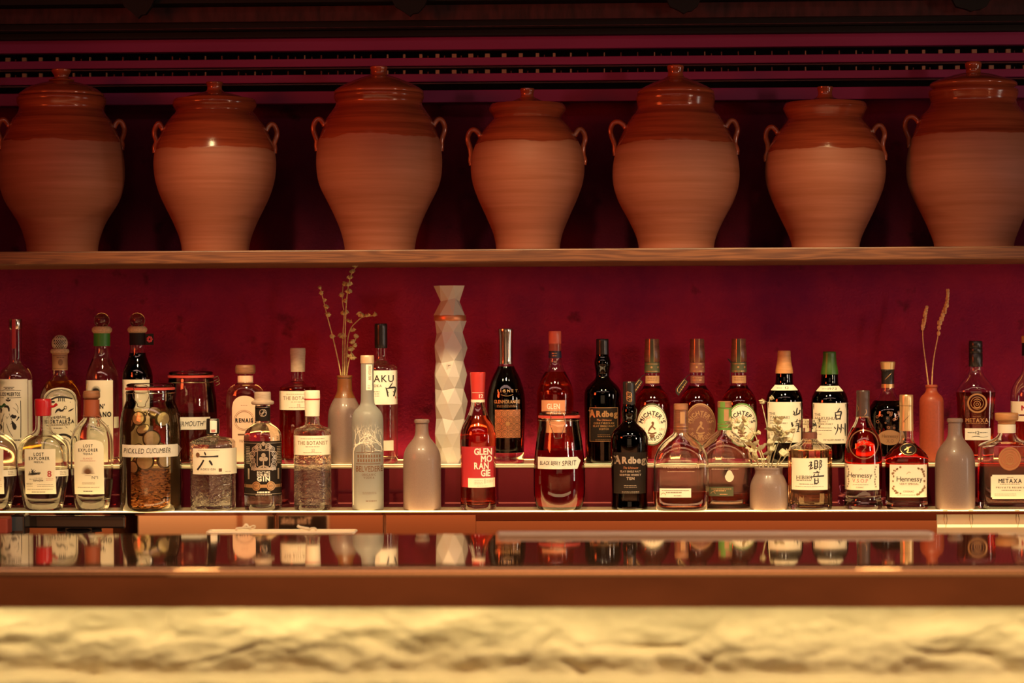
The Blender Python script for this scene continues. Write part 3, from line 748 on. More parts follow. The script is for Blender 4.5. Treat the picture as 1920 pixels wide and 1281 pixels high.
b = Bot('gin_bottle', 'stout gin bottle with a full black label and grey wooden stopper', 'bottle', 493.5, 961, Y_F, Z_FRONT, group=GF)
b.glass([(961, 32), (960, 34), (956, 35), (935, 35.3), (830, 35.6), (822, 35.2), (813, 32.5), (806, 27), (801, 19), (798, 15), (795, 14), (785, 13.8), (764, 13.8)], t=2.4, base=8, liquid=LQ_CLEAR, level=800)
b.part('stopper', [(764, 16), (763.5, 21), (757.5, 21.5), (756.5, 16.5), (754, 15.4), (742, 15.5), (740, 14.5)], GREYWOOD, 1, 40)
nl = b.part('neck_label', [(794.5, 14.2), (767, 14.2)], PAPER_BLK, 0, 36); s2 = b.last
b.decal(s2).ring(494, 779, 6.5, 1).ring(492, 777, 4, .9).ring(496, 781, 4, .9).stroke([(490, 786, .8), (494, 779, 1), (498, 772, .8)]).area(481, 507, 768, 769, 8, 1).build('emblem', SILV, nl, .0006)
lb = b.decal().area(458.3, 528.7, 831, 933, 28, 6).build('label', PAPER_BLK, b.o)
d = b.decal()
for s_ in (-1, 1):
    for v in range(842, 873, 3): d.area(494.5+s_*25, 494.5+s_*32, v-.6, v+.6, 3, 1)
    for i, (dx, dv, r) in enumerate(((9, 841, 5), (16, 846, 4.6), (20.5, 855, 4.6), (20, 866, 4), (19.5, 875, 5), (13, 842, 3), (22, 861, 3), (17, 881, 4))):
        d.ring(494.5+s_*dx, dv, r, 1.4).ring(494.5+s_*dx, dv, r*.45, 1)
    d.stroke([(494.5+s_*11, 849, 1.3), (494.5+s_*11.5, 863, 1.3), (494.5+s_*11.5, 876, 1.3)])
    d.area(494.5+s_*26, 494.5+s_*29, 882, 902, 3, 3)
d.stroke([(483, 848.5, 1.3), (494.5, 848.5, 1.3), (506, 848.5, 1.3)]).stroke([(483, 876, 1.3), (506, 876, 1.3)])
d.oval(494.5, 857, 4, 4).oval(490.5, 864, 4.2, 4).oval(498.5, 864, 4.2, 4).area(493.4, 495.6, 866, 880, 2, 2).stroke([(485, 880, 3), (494, 876, 2), (504, 880, 3)])
d.ring(494.5, 841, 6, 1.4).oval(494.5, 836, 3, 4)
d.area(471.5, 518, 880, 885, 12, 1)
d.area(458.6, 528, 834.2, 835, 24, 1).area(458.6, 528, 929, 929.8, 24, 1)
d.build('emblem', SILV, lb, .0009)
d = b.decal().text('BOATYARD', 494.5, 888.8, 4, 24, bold=.02).text('DOUBLE', 494.5, 894, 4.6, 24, bold=.03).text('GIN', 494.5, 901.3, 8, 24, bold=.05, gap=.2)
d.lines(494.5, 926, 24, 1, th=3).lines(494.5, 930.8, 30, 1, th=.7)
d.build('lettering', INK_W, lb, .0011)
b.decal().area(459, 528, 911.5, 917.5, 20, 2).oval(481, 914.5, 8.2, 8.6).oval(508, 914.5, 8.2, 8.6).build('ribbon', GOLD, lb, .0010)
b.decal().ring(481, 914.5, 6.2, .7).ring(508, 914.5, 6.2, .7).text('NC', 481, 914.5, 4, 6).text('EO', 508, 914.5, 4, 6).build('seal_print', INK, lb, .0014)

def botanist(b, v, liquid, level, cap, capm, lv, dark=False):
    u = b.u
    lb = b.decal().area(u-b.hw+.3, u+b.hw-.3, lv[0], lv[1], 26, 3).build('label', PAPER, b.o)
    c = lv[0]+(lv[1]-lv[0])*.37
    b.decal().text('THE BOTANIST', u+.5, c, 6.6, 56, serif=True, gap=.14).lines(u, lv[0]+5.5, 44, 1, th=.6).lines(u, c+7, 26, 1, th=.7).lines(u, lv[1]-4.5, 34, 1, th=.7).build('lettering', INK_BR, lb, .0009)
    b.decal().text('22', u+1, lv[1]-9, 4.4, 6).build('numeral', INK_PK, lb, .0009)
b = Bot('gin_bottle', 'clear embossed gin bottle with a cream cap and red thread line', 'bottle', 586.5, 960, Y_F, Z_FRONT, group=GF); b.hw = 35.2
b.glass([(960, 32), (959, 34), (955, 35), (858, 35.2), (815, 35.2), (811, 34.5), (807, 31), (804, 22), (801.5, 15), (798, 13.5), (785, 13), (760, 13)], GL_EMB, t=2.6, base=9, liquid=LQ_CLEAR, level=874)
cp = b.part('cap', [(784.5, 13.5), (770, 13.9), (755, 14.3), (752, 14.8), (738, 14.4), (736.5, 13.5)], PAPER, 1, 36)
b.part('cap_ring', [(754, 14.75), (751.6, 14.95)], INK_R, 0, 36)
botanist(b, 0, 0, 0, 0, 0, (820, 856))
b = Bot('gin_bottle', 'deep red gin bottle with a grey brown cap, behind the embossed clear gin', 'bottle', 559.5, 874, Y_B, Z_BACK, group=GB); b.hw = 35
b.glass([(874, 33), (873, 34.5), (868, 35), (775, 35), (735, 35), (730, 34), (726, 29), (723, 20), (720.5, 14), (717, 13), (705, 12.8), (680, 12.8)], GL, t=2.4, base=8, liquid=LQ_SLOE, level=731)
b.part('cap', [(702, 13.3), (672, 13.8), (670, 14.4), (659, 14.4), (657.5, 13.5)], GREYWOOD, 1, 36)
botanist(b, 0, 0, 0, 0, 0, (737.5, 772.6))

b = Bot('vodka_bottle', 'tall slim frosted bottle with white bare trees printed on it', 'bottle', 690, 960, Y_F, Z_FRONT, group=GF)
b.glass([(960, 27), (959, 29), (955, 29.6), (880, 29.8), (800, 29.8), (785, 29), (776, 25.5), (769, 19), (764, 14.5), (758, 12.6), (740, 12.2), (700, 12), (684, 12)], GL_FROST, t=2.6, base=6, liquid=LQ_CLEAR, level=735)
b.part('cap', [(686, 12.3), (685.5, 13), (672, 12.7), (671, 12)], mat('pale_metal_cap', (.62, .45, .30), .4, metal=.3), 1, 32)
nl = b.decal().area(687.5, 699, 688, 736, 6, 6).build('neck_label', PAPER_W, b.o, .0006)
b.decal().text('BELVEDERE', 694.5, 703, 4.4, 27, bold=.01, rot=-PI/2, serif=True).lines(693, 727, 5, 3, 3, .6).build('lettering', INK_G, nl, .0012)
rt = random.Random(11)
d = b.decal()
def branch(u, v, a, l, w, n):
    u2, v2 = u+l*math.cos(a), v-l*math.sin(a)
    if not 662 < u2 < 718.5 or v2 < 789: return
    d.stroke([(u, v, w), ((u+u2)/2+rt.uniform(-1, 1), (v+v2)/2, w*.9), (u2, v2, w*.75)])
    if n:
        for da in (rt.uniform(.25, .6), -rt.uniform(.25, .6)): branch(u2, v2, a+da, l*rt.uniform(.72, .95), w*.72, n-1)
d.stroke([(663, 950, 1.5), (663, 900, 1.5), (663.5, 850, 1.8)])
branch(663.5, 850, 1.25, 12, 1.8, 5); branch(663.5, 845, .75, 12, 1.6, 5); branch(664, 838, .3, 11, 1.2, 4)
branch(717, 848, 1.8, 11, 1.5, 5); branch(717, 842, 2.4, 11, 1.4, 5); branch(717, 850, 2.9, 10, 1.1, 4)
d.build('tree_print', mat('white_print', (.9, .85, .72), .5), b.o, .0006)
d = b.decal()
for x in range(671, 712, 5):
    for v in (856, 864): d.area(x, x+2.6, v, v+5, 2, 2)
d.area(668, 713, 872, 873.2, 16, 1).area(668, 713, 851, 852, 16, 1)
for x in (679, 684, 696, 701): d.area(x, x+1, 838, 851, 1, 3)
d.text('BELVEDERE', 693, 882, 10, 50, serif=True, bold=.01).text('ORGANIC', 692, 893, 4, 26, serif=True, gap=.3).text('VODKA', 692, 898.5, 4, 20, serif=True, gap=.3).lines(693, 926, 26, 2, 2.6, .5).lines(696, 942, 20, 1, th=1.2)
d.build('lettering', INK_BR, b.o, .0007)

def open_lip(b, v0, v1, r, ri, m):
    k = b.s; mb = MB()
    pr = [(v1, ri), (v1-1, r-.5), ((v0+v1)/2, r), (v0+1, r-.6), (v0, r-2.5), (v0+.5, ri-1), (v1, ri-1.5)]
    n = 36; vs = []; fs = []
    for v, r_ in pr: vs += [(r_*k*math.cos(2*PI*q/n), r_*k*math.sin(2*PI*q/n), (b.vb-v)*k) for q in range(n)]
    L = len(pr)
    for a in range(L):
        c = (a+1) % L
        fs += [(a*n+q, a*n+(q+1) % n, c*n+(q+1) % n, c*n+q) for q in range(n)]
    mb.add(vs, fs); return mb.build('lip', m, b.o)
def stoneware(label, u, vb, Y, z0, pts, m, lip, group, lipm=None):
    b = Bot('stoneware_bottle', label, 'bottle', u, vb, Y, z0, group=group)
    b.glass(pts, m, t=3, base=5, seg=56, name='body')
    open_lip(b, *lip, lipm or m)
    return b
GS = 'stoneware bottles and pots'
stoneware('squat grey brown stoneware bottle beside the tall faceted white bottle', 791.7, 960, Y_F, Z_FRONT,
  [(960, 33), (959, 35), (955, 35.5), (870, 35.6), (862, 35), (850, 32.5), (840, 27), (832, 20.5), (826, 15.5), (819, 12.8), (808, 12), (793, 12)], STONEW, (791, 798.5, 14.3, 12), GS)
stoneware('squat grey brown stoneware bottle at the right end of the lower step', 1791, 957, Y_F-.01, Z_FRONT,
  [(957, 34), (956, 36.5), (951, 37), (875, 37.2), (862, 36.4), (850, 33.5), (841, 28), (833, 21.5), (826, 16), (818, 13.3), (806, 12.6), (790, 12.6)], STONEW, (787, 795, 15, 12.6), GS)
VASE = stoneware('two-tone stoneware bottle holding dried bell flowers', 647, 876, Y_B, Z_BACK,
  [(876, 29.5), (875, 31), (870, 31.5), (795, 31.8), (784, 31.2), (774, 29.5), (764, 25.5), (755, 20.5), (747, 16), (740, 13.6), (728, 13), (714, 13.2)], STONEW, (710.5, 716.5, 14.8, 13.2), GS, STONEB)
# brown glazed neck of the two-tone bottle
m = MB(); pr = [(753, 19.8), (747, 16.6), (740, 14.2), (728, 13.6), (717, 13.8)]; n = 40; vs = []; fs = []
for v, r in pr: vs += [(r*VASE.s*math.cos(2*PI*q/n), r*VASE.s*math.sin(2*PI*q/n), (876-v)*VASE.s) for q in range(n)]
for a in range(len(pr)-1): fs += [(a*n+q, a*n+(q+1) % n, (a+1)*n+(q+1) % n, (a+1)*n+q) for q in range(n)]
m.add(vs, fs); m.build('glazed_neck', STONEB, VASE.o)
TERRA = stoneware('slim red clay bottle holding two dried grass stalks', 1747, 869, Y_B, Z_BACK,
  [(869, 20.5), (868, 22.3), (863, 22.8), (760, 22.8), (752, 22.2), (746, 19.5), (741, 14), (737, 11), (733, 10.3), (727, 10.3)], TERRAB, (724, 730, 11.8, 10.2), GS)
POT = Bot('stoneware_pot', 'small open stoneware pot crammed with pale dried flowers', 'pot', 1441.6, 956, Y_F-.01, Z_FRONT, group=GS)
POT.glass([(956, 33), (955, 35), (950, 35.6), (918, 35.4), (908, 34), (900, 31), (894, 28), (890, 25.8), (884, 25.6), (879, 26.2)], STONEW, t=3, base=5, seg=56, name='body')
open_lip(POT, 876.5, 882, 26.8, 24.5, STONEW)

b = Bot('whisky_bottle', 'slender whisky bottle with red cap, red label and cream strip', 'bottle', 897, 957, Y_F, Z_FRONT, group=GF)
b.glass([(957, 31), (956, 33), (952, 33.4), (915, 33), (877, 32.6), (845, 33.4), (824, 34), (812, 33), (802, 30), (794, 26), (786, 21.5), (778, 17.8), (770, 15), (762, 13), (755, 12), (735, 11.6)], t=2.4, base=9, liquid=LQ_LAS, level=781)
cp = b.part('cap', [(751, 12.2), (740, 12.4), (737, 12.6), (733, 13), (715, 14), (701, 14.8), (700, 14)], RED_CAP, 1, 36); s2 = b.last
b.part('collar_band', [(756, 12.9), (751, 12.9)], PAPER, 0, 36)
b.decal(s2).text('12', 903, 744.5, 7, 8, bold=.02).area(886, 909, 737.6, 738.4, 8, 1).build('lettering', INK_W, cp, .0006)
lb = b.decal().area(866, 929, 838, 914, 18, 8).build('label', PAPER_RED, b.o)
d = b.decal()
for st_, u0, u1, v in (('GLEN', 889.5, 923, 847), ('MO', 902, 923, 860.4), ('RAN', 889.5, 916.5, 873.6), ('GIE', 902, 919.5, 887)): d.text(st_, (u0+u1)/2, v, 11.5, u1-u0, serif=True, bold=.03, gap=.06)
d.build('lettering', INK_W, lb, .0009)
sp = b.decal().area(878, 928, 896.5, 914, 14, 3).build('strip', PAPER, b.o, .0008)
b.decal().lines(898, 901, 16, 3, 3, .6).lines(918, 901, 12, 2, 3, .5).area(909, 910, 898, 907, 1, 2).lines(905, 911, 20, 1, th=.5).build('print', INK_G, sp, .0013)

def ardbeg(u, vb, Y, z0, pr, cap, lab, ins, grp, label, gold, title, sub):
    b = Bot('whisky_bottle', label, 'bottle', u, vb, Y, z0, group=grp)
    b.glass(pr, GL_DK, t=2.4, base=8, liquid=LQ_BLACK, level=pr[-6][0]+25)
    b.part('cap', cap, BLK_CAP, 1, 32); s2 = b.last
    u0, u1, v0, v1 = lab
    lb = b.decal().area(u0, u1, v0, v1, 20, 6).build('label', PAPER_BLK, b.o)
    c = (u0+u1)/2; h = v1-v0
    d = b.decal()
    for a, w in ((v0+.6, 1), (v1-.6, 1)): d.area(u0, u1, a-w/2, a+w/2, 20, 1)
    d.area(u0, u0+1, v0, v1, 1, 6).area(u1-1, u1, v0, v1, 1, 6)
    if gold: d.build('frame', GOLD, lb, .0008); d = b.decal()
    else: d = b.decal()
    t = v0+h*.18
    hh = 11.5*title
    d.text('A', c-24*title, t, hh*1.25, 13*title, bold=.05).text('RDBEG'[0]+'dbeg', c+6.5*title, t+.6, hh, 44*title, bold=.045, gap=.05)
    d.stroke([(c-31*title, t-7*title, 2), (c-28*title, t-4*title, 1.5), (c-25*title, t-8*title, 1)])
    for i, st_ in enumerate(sub):
        if st_: d.text(st_, c, v0+h*(.46+.085*i), 3.4 if st_ != 'TEN' else 4.8, {0: 38, 1: 40, 2: 18}.get(i, 30) if st_ != 'TEN' else 15, bold=.03)
    d.lines(c, v0+h*.80, 24, 2, 3.2, .7).lines(c, v1-4, 32, 2, 2.4, .6)
    d.build('lettering', SILV if not gold else GOLD, lb, .0009)
    b.decal().text('The Ultimate', c, v0+h*.37, 4, 28, shear=.25).build('script', mat('orange_ink', (.55, .2, .08), .5) if 'orange_ink' not in MATS else MATS['orange_ink'], lb, .0009)
    return b, s2
b, s2 = ardbeg(1180.5, 957, Y_F, Z_FRONT, [(957, 32), (956, 34), (951, 34), (940, 33), (926, 32.8), (890, 34), (850, 35), (826, 35), (818, 34), (811, 30.5), (805, 25), (799.5, 18), (795, 13.5), (790, 12.7), (783, 13.8), (776, 14.5), (769, 13.6), (762, 11.6), (750, 11.4)],
  [(762, 11.6), (758, 11.9), (728, 11.6), (720, 11.5), (718, 10.6)], (1151, 1213.5, 849, 926), 0, GF, 'black whisky bottle with a bulging neck on the lower step, silver lettering', False, 1.0, ['ISLAY SINGLE MALT', 'SCOTCH WHISKY', 'TEN'])
d = b.decal(s2)
for dv in (742, 750): d.ring(1180.5, dv, 4.5, .8).ring(1178, dv-3, 2.6, .6).ring(1183, dv+3, 2.6, .6)
d.build('cap_knotwork', GOLD, b.o, .0005)
ardbeg(1130.5, 871, Y_B, Z_BACK, [(871, 31), (870, 32.5), (866, 33), (840, 33), (790, 34.2), (755, 34.8), (742, 34.6), (734, 33), (727, 28.5), (721, 22), (716, 16.5), (711, 13), (706, 12.4), (698, 13.2), (686, 15.5), (679, 15), (672, 12.4), (660, 11.6)],
  [(671, 12), (667, 12.2), (655, 11.8), (640, 12), (638.5, 11)], (1106, 1159, 766, 830), 0, GB, 'black whisky bottle with a gold framed black label on the upper step', True, .9, ['CORRYVRECKAN', 'ISLAY SINGLE MALT', 'SCOTCH'])

def woodford(u, Y, capm, stripm, lab, label, level, strip):
    b = Bot('whiskey_bottle', label, 'bottle', u, 956, Y, Z_FRONT, face='wall', group=GF, du=-1)
    fl = (.46, 2.9)
    b.glass([(956, 43, *fl), (955, 46.5, *fl), (950, 49.5, *fl), (940, 51.5, *fl), (900, 52.3, *fl), (872, 52, *fl), (858, 50.5, *fl), (845, 46.5, .5, 2.6), (834, 39.5, .55, 2.4), (825, 31, .6, 2.2), (818, 22.5, .75, 2), (813, 16, .95, 2), (809, 13, 1, 2), (800, 12.4, 1, 2), (775, 12.4, 1, 2)], t=2.8, base=7, liquid=LQ_AMB, level=level)
    b.part('stopper', [(768, 12.5), (767, 13.4), (757, 13.2), (756, 12.2)], WOODCAP, 1, 36)
    nk = b.part('neck_label', [(810, 13.7), (797, 13.4), (768, 13.0)], capm if capm is PAPER_GRN else MCAP, 0, 36); s2 = b.last
    b.decal(s2).area(u-1, u+8, 771, 793, 6, 3).build('neck_patch', PAPER_TAN, nk, .0005)
    b.decal(s2).area(u-13, u+13, 798, 799, 10, 1).area(u-13, u+13, 804, 804.8, 10, 1).build('neck_lines', GOLD, nk, .0006)
    if capm is PAPER_GRN: b.decal(s2).area(u-8, u+1, 757, 768, 6, 2).build('green_strip', PAPER_GRN, b.o, .0012)
    e = b.decal().ring(u-9, 837, 7.5, 1.2).ring(u-9, 837, 4.5, .8).stroke([(u-13, 838, .8), (u-9, 836, 1), (u-5, 838, .8)]).stroke([(u-9, 830, .8), (u-9, 844, .8)])
    e.build('moulded_emblem', RELIEF, b.o, .0003)
    d = b.decal().text('WOODFORD RESERVE', u, 873.5, 4.6, 68, serif=True, gap=.12).lines(u-2, 862, 42, 1, th=1.1).lines(u, 882, 50, 1, th=.8)
    d.build('lettering', mat('glass_print', (.62, .46, .34), .5) if 'glass_print' not in MATS else MATS['glass_print'], b.o, .0005)
    u0, u1, v0, v1 = strip
    lb = b.decal().area(u0, u1, v0, v1, 12, 3).build('label', stripm, b.o)
    ik = INK_BR if stripm is PAPER else mat('tan_ink', (.5, .26, .12), .5)
    b.decal().lines((u0+u1)/2, v0+4, u1-u0-8, 1, th=.9).lines((u0+u1)/2-3, v0+7.5, (u1-u0)*.5, 1, th=1.4).lines((u0+u1)/2+4, v1-3.5, 14, 1, th=1.2).ring(u0+7, v1-4.5, 4, .6, 1, 14, PI, 2*PI).build('print', ik, lb, .0009)
    return b
woodford(1277.5, 5.462, PAPER_TAN, PAPER, 0, 'broad shouldered flask, amber whiskey low in it, tan neck label and cream strip', 921, (1237.5, 1296, 913.5, 930.5))
b = woodford(1359.5, 5.534, PAPER_GRN, PAPER_DKG, 0, 'broad shouldered flask with a green neck label and dark green strip', 929, (1330, 1375, 915, 932.5))
d = b.decal(); pts = [(1367.6+8.5*math.cos(a)*(1 if math.sin(a) > -.2 else .75), 895+11*math.sin(a)) for a in [i*2*PI/20 for i in range(20)]]
d.tri(pts, [tuple(range(20))]); d.build('drop_emblem', mat('pale_enamel', (.6, .5, .4), .5), b.o, .0006)

b = Bot('whisky_bottle', 'many-sided clear decanter of pale amber whisky with a flat glass stopper', 'bottle', 1519, 955, Y_F, Z_FRONT, face='wall', group=GF, du=-3)
b.glass([(955, 39), (954, 40.5), (950, 41.3), (846, 41.3), (842, 40.5), (838, 36), (834, 28), (829, 18), (825, 13.8), (822, 12.8), (812, 12.5)], t=2.6, base=10, it=1, facets=24, liquid=glass('pale_amber_whisky', (.97, .80, .62), ior=1.34), level=843)
b.part('neck_band', [(823, 13.6), (811.5, 13.4)], PAPER_BR, 0, 36)
b.part('stopper', [(811, 10), (810.5, 13.4), (803, 13), (802.5, 19), (800, 20), (788, 20), (786, 19)], CRYS, 0, facets=24)
lb = b.decal().area(1486, 1552, 858, 917, 20, 4).build('label', PAPER, b.o, .0010)
d = b.decal().text('HIBIKI', 1507.5, 893.8, 6.6, 27, serif=True, gap=.16).lines(1507.5, 899, 27, 1, th=1).lines(1516, 906, 34, 1, th=.8).lines(1518, 910.5, 52, 1, th=.5)
for s_ in ([(1517, 866, 1), (1522, 864, 2.4), (1519, 870, 1.6)], [(1515, 873, 1.2), (1523, 868, 2.6), (1518, 877, 1.6)], [(1517, 879, 1), (1524, 875, 2.2)],
           [(1526, 863, 2), (1533, 862, 2.4), (1532, 874, 2)], [(1527, 864, 1.8), (1527, 878, 2.6)], [(1528, 868, 1.2), (1533, 867.5, 1.2)], [(1528, 873, 1.2), (1532, 873, 1.2)], [(1528, 878, 1.6), (1534, 874, 2)],
           [(1537, 862, 2), (1541, 863, 2), (1538, 868, 1.6), (1541, 871, 2), (1537, 876, 1.4)], [(1537, 861, 1.5), (1536.5, 880, 1.8)],
           [(1531, 881, 1.5), (1532, 884, 2.4)], [(1524, 885, 1.4), (1536, 884, 2.2)], [(1527, 887, 1.4), (1525, 891, 2)], [(1534, 886, 1.4), (1533, 890, 2)], [(1517, 893, 1.4), (1530, 891.5, 2.4), (1545, 891, 2.6)],
           [(1527, 895, 2), (1527, 905, 2.4)], [(1533, 894.5, 1.6), (1533.5, 904, 2.4)], [(1527, 899.5, 1.2), (1533, 899, 1.2)], [(1526, 905, 1.4), (1533, 904, 1.8)]):
    d.stroke(s_, 2)
d.build('lettering', INK, lb, .0016)

b = Bot('cognac_bottle', 'cognac bottle with a dark foil cap, moulded round crest and cream label', 'bottle', 1619, 953, Y_F, Z_FRONT, group=GF)
b.glass([(953, 32), (952, 35), (948, 36.3), (943, 36), (937, 33.5), (930, 32.5), (922, 33), (912, 34.2), (880, 35.4), (860, 35.2), (842, 34.2), (830, 32.6), (820, 30), (811, 26.5), (803, 22.5), (794, 17.5), (787, 14.5), (781, 13), (760, 12)], t=2.4, base=36, liquid=LQ_RED, level=801)
cp = b.part('cap', [(781, 13.4), (765, 12.6), (750, 12), (746, 12.6), (741, 12.2), (733, 12.6), (731, 11.5)], mat('dark_foil', (.06, .035, .03), .35), 1, 32); s2 = b.last
b.decal(s2).stroke([(1621, 778, .5), (1626, 772, 1.2), (1624, 766, .6)]).stroke([(1608, 758, .6), (1611, 764, .9), (1609, 770, .5)]).area(1605, 1632, 780, 781, 8, 1).build('foil_print', GOLD, cp, .0006)
d = b.decal().ring(1620, 831, 26.5, 2, 1)
rr = random.Random(3)
for i in range(22):
    a, q_ = rr.uniform(0, 2*PI), rr.uniform(2, 15); x, y = 1620+q_*math.cos(a), 831+q_*1.15*math.sin(a); d.stroke([(x, y, .5), (x+rr.uniform(-5, 5), y+rr.uniform(-4, 4), 1.4), (x+rr.uniform(-7, 7), y+rr.uniform(-5, 5), .4)])
d.build('moulded_crest', RELIEF, b.o, .0006)
lb = b.decal().area(1585, 1648, 868, 916, 18, 5).build('label', PAPER, b.o)
b.decal().text('Hennessy', 1613, 888, 9, 45, serif=False, gap=.05).lines(1614, 906, 28, 1, th=.6).text('COGNAC', 1612.5, 911, 2.4, 14).build('lettering', INK, lb, .0009)
d = b.decal()
for s_ in (-1, 1):
    for i in range(9): d.oval(1616+s_*(26.5-2.5*abs(math.sin(i*.8))), 873+i*4.6, 1.3, 1.8)
d.stroke([(1611, 879, .4), (1615, 875, .8), (1617, 878, .4)])
d.build('leaf_print', INK_G, lb, .0009)
b.decal().text('V.S.O.P', 1613, 898.5, 6.5, 29, serif=True).build('subtitle', INK_PK, lb, .0009)

b = Bot('cognac_bottle', 'square shouldered cognac bottle with a tall gold capsule and leaf wreath label', 'bottle', 1700, 951, Y_F, Z_FRONT, face='wall', group=GF, du=-4)
fl = (.72, 3.0)
b.glass([(951, 36, *fl), (950, 39, *fl), (946, 40, *fl), (940, 38.5, *fl), (928, 38.4, *fl), (895, 39.8, *fl), (862, 40.5, *fl), (854, 40, *fl), (848, 36.5, *fl), (842, 31, .75, 2.6), (836, 24.5, .8, 2.4), (830, 18, .9, 2.1), (824, 14, 1, 2), (818, 13, 1, 2), (805, 12.6, 1, 2), (770, 12, 1, 2)], t=2.6, base=15, liquid=LQ_RED, level=829)
cp = b.part('capsule', [(805, 13.2), (803, 13.2), (760, 12.5), (758, 12.8), (739, 12.8), (737.5, 12)], GOLD_CAP, 1, 36); s2 = b.last
b.decal(s2).stroke([(1696, 789, .4), (1702, 782, 1.2), (1708, 776, .6)]).stroke([(1697, 785, .4), (1700, 789, 1)]).area(1687, 1713, 757.4, 758.3, 8, 1).build('capsule_print', INK_BR, cp, .0006)
ml = b.decal().oval(1704.5, 838.5, 16.5, 12).build('medallion', PAPER_BLK, b.o, .0008)
b.decal().stroke([(1697, 840, .8), (1704, 836, 3), (1711, 833, 1)]).stroke([(1702, 834, 1), (1705, 840, 2.4), (1700, 845, 1.4), (1710, 844, 1)]).ring(1704.5, 838.5, 14.5, .6, .72).build('medallion_emblem', GOLD, ml, .0014)
lb = b.decal().area(1670, 1739, 867, 928, 18, 5).build('label', PAPER, b.o)
b.decal().text('Hennessy', 1706, 893.5, 9.5, 48, gap=.05).lines(1704, 923.5, 42, 1, th=.5).build('lettering', INK, lb, .0009)
b.decal().text('VERY SPECIAL', 1705, 903, 3.8, 36, serif=True).text('COGNAC', 1704, 917, 3.2, 20).build('subtitle', INK_BR, lb, .0009)
d = b.decal(); rr = random.Random(5)
for i in range(46):
    a = 2*PI*i/46
    if .42*PI < a < .58*PI or 1.40*PI < a < 1.60*PI: continue
    c_, s_ = math.cos(a), math.sin(a)
    x = 1704.5+29*math.copysign(abs(c_)**.5, c_); y = 897+25*math.copysign(abs(s_)**.5, s_)
    d.oval(x+rr.uniform(-1.5, 1.5), y+rr.uniform(-1.5, 1.5), rr.uniform(1.3, 2.3), rr.uniform(1.3, 2.3))
d.stroke([(1700, 885, .4), (1704, 880, .9), (1708, 882, .4)])
d.build('leaf_wreath', mat('bronze_ink', (.26, .15, .07), .5), lb, .0009)

b = Bot('brandy_bottle', 'square decanter of dark brandy with a copper medal and a broad round stopper', 'bottle', 1888, 955, Y_F, Z_FRONT, face='wall', group=GF, du=-8)
fl = (.55, 4)
b.glass([(955, 49, *fl), (954, 52, *fl), (950, 53, *fl), (845, 53, *fl), (838, 52, *fl), (833, 47, *fl), (829, 36, .6, 3), (825, 25, .8, 2.4), (820, 18, 1, 2), (814, 15.5, 1, 2), (800, 15, 1, 2)], t=4, base=12, liquid=LQ_RED, level=868)
b.part('neck_band', [(813, 16.6), (797, 16.6)], PAPER, 0, 36)
b.part('stopper', [(796.5, 14), (796, 16), (791, 16.4), (790, 20), (788, 21.5), (778, 22), (776, 21), (775.5, 18)], ORG_CAP, 1, 40)
md = b.decal().oval(1896, 860, 21, 22).build('medal', COPF, b.o, .0030)
b.decal().ring(1896, 860, 19.5, 1.6).ring(1896, 860, 14, .8).ring(1896, 862, 7, 1.4).ring(1896, 862, 3, 1).stroke([(1888, 854, 1), (1896, 850, 2), (1904, 854, 1)]).stroke([(1886, 868, 1), (1896, 871, 2), (1906, 868, 1)]).build('medal_relief', GOLD, md, .0040)
lb = b.decal().area(1864, 1938, 890, 935, 18, 4).area(1861.5, 1864, 893, 932, 2, 2).area(1938, 1940, 893, 932, 2, 2).build('label', PAPER, b.o)
b.decal().text('METAXA', 1897, 901.5, 7.5, 43, serif=True, bold=.02).lines(1897, 907.5, 38, 1, th=.7).text('PRIVATE RESERVE', 1899, 914, 3, 56, gap=.2).lines(1899, 919, 36, 1, th=1).lines(1888, 926, 40, 2, 3, .5).lines(1897, 895, 12, 1, th=.7).build('lettering', INK, lb, .0009)
# ------------------------------------------------------------------ back row
b = Bot('mezcal_bottle', 'tall clear bottle with a red striped neck seal and black figure art on its label', 'bottle', 30.5, 872, Y_B, Z_BACK, group=GB)
b.glass([(872, 28), (871, 30), (866, 31), (780, 31), (722, 31), (711, 30.5), (702, 28.5), (695, 25), (690, 20.5), (686, 15.5), (683, 12.6), (676, 11.6), (640, 11.6), (605, 11.6)], t=2.2, base=8, liquid=LQ_CLEAR, level=694)
b.part('cap', [(619, 12.2), (618, 12.6), (602, 12.6), (600, 12)], STEELCAP, 0, 32)
b.decal(Surf([(z, r+.0012, q+.0012, n) for z, r, q, n in b.surf.p])).area(24, 31, 600.5, 655, 6, 6).build('neck_seal', PAPER_RED, b.o, .0004)
lb = b.decal().area(1, 52, 712, 866, 18, 8).area(53, 60.8, 714, 866, 6, 8).build('label', PAPER_W, b.o)
d = b.decal().text('LOS MUERTOS', 20.5, 740, 6.5, 36, bold=.03)
d.stroke([(2, 733, .8), (20, 732, .8), (40, 733, .8)]).stroke([(2, 746.5, 1), (20, 747, 1), (40, 746, 1)]).area(8, 28, 726.5, 727.3, 6, 1).area(8, 28, 731.5, 732.2, 6, 1).lines(18, 729.5, 14, 1, th=1.4).text('A', 16.5, 748, 4, 4, bold=.05)
d.stroke([(12, 750, 2), (16.5, 753, 2.5), (21, 750, 2)])
d.stroke([(39, 752, 1), (39.5, 780, 1.2), (39, 821, 1.4)]).stroke([(0, 821, 1.2), (39, 821, 1.2)])
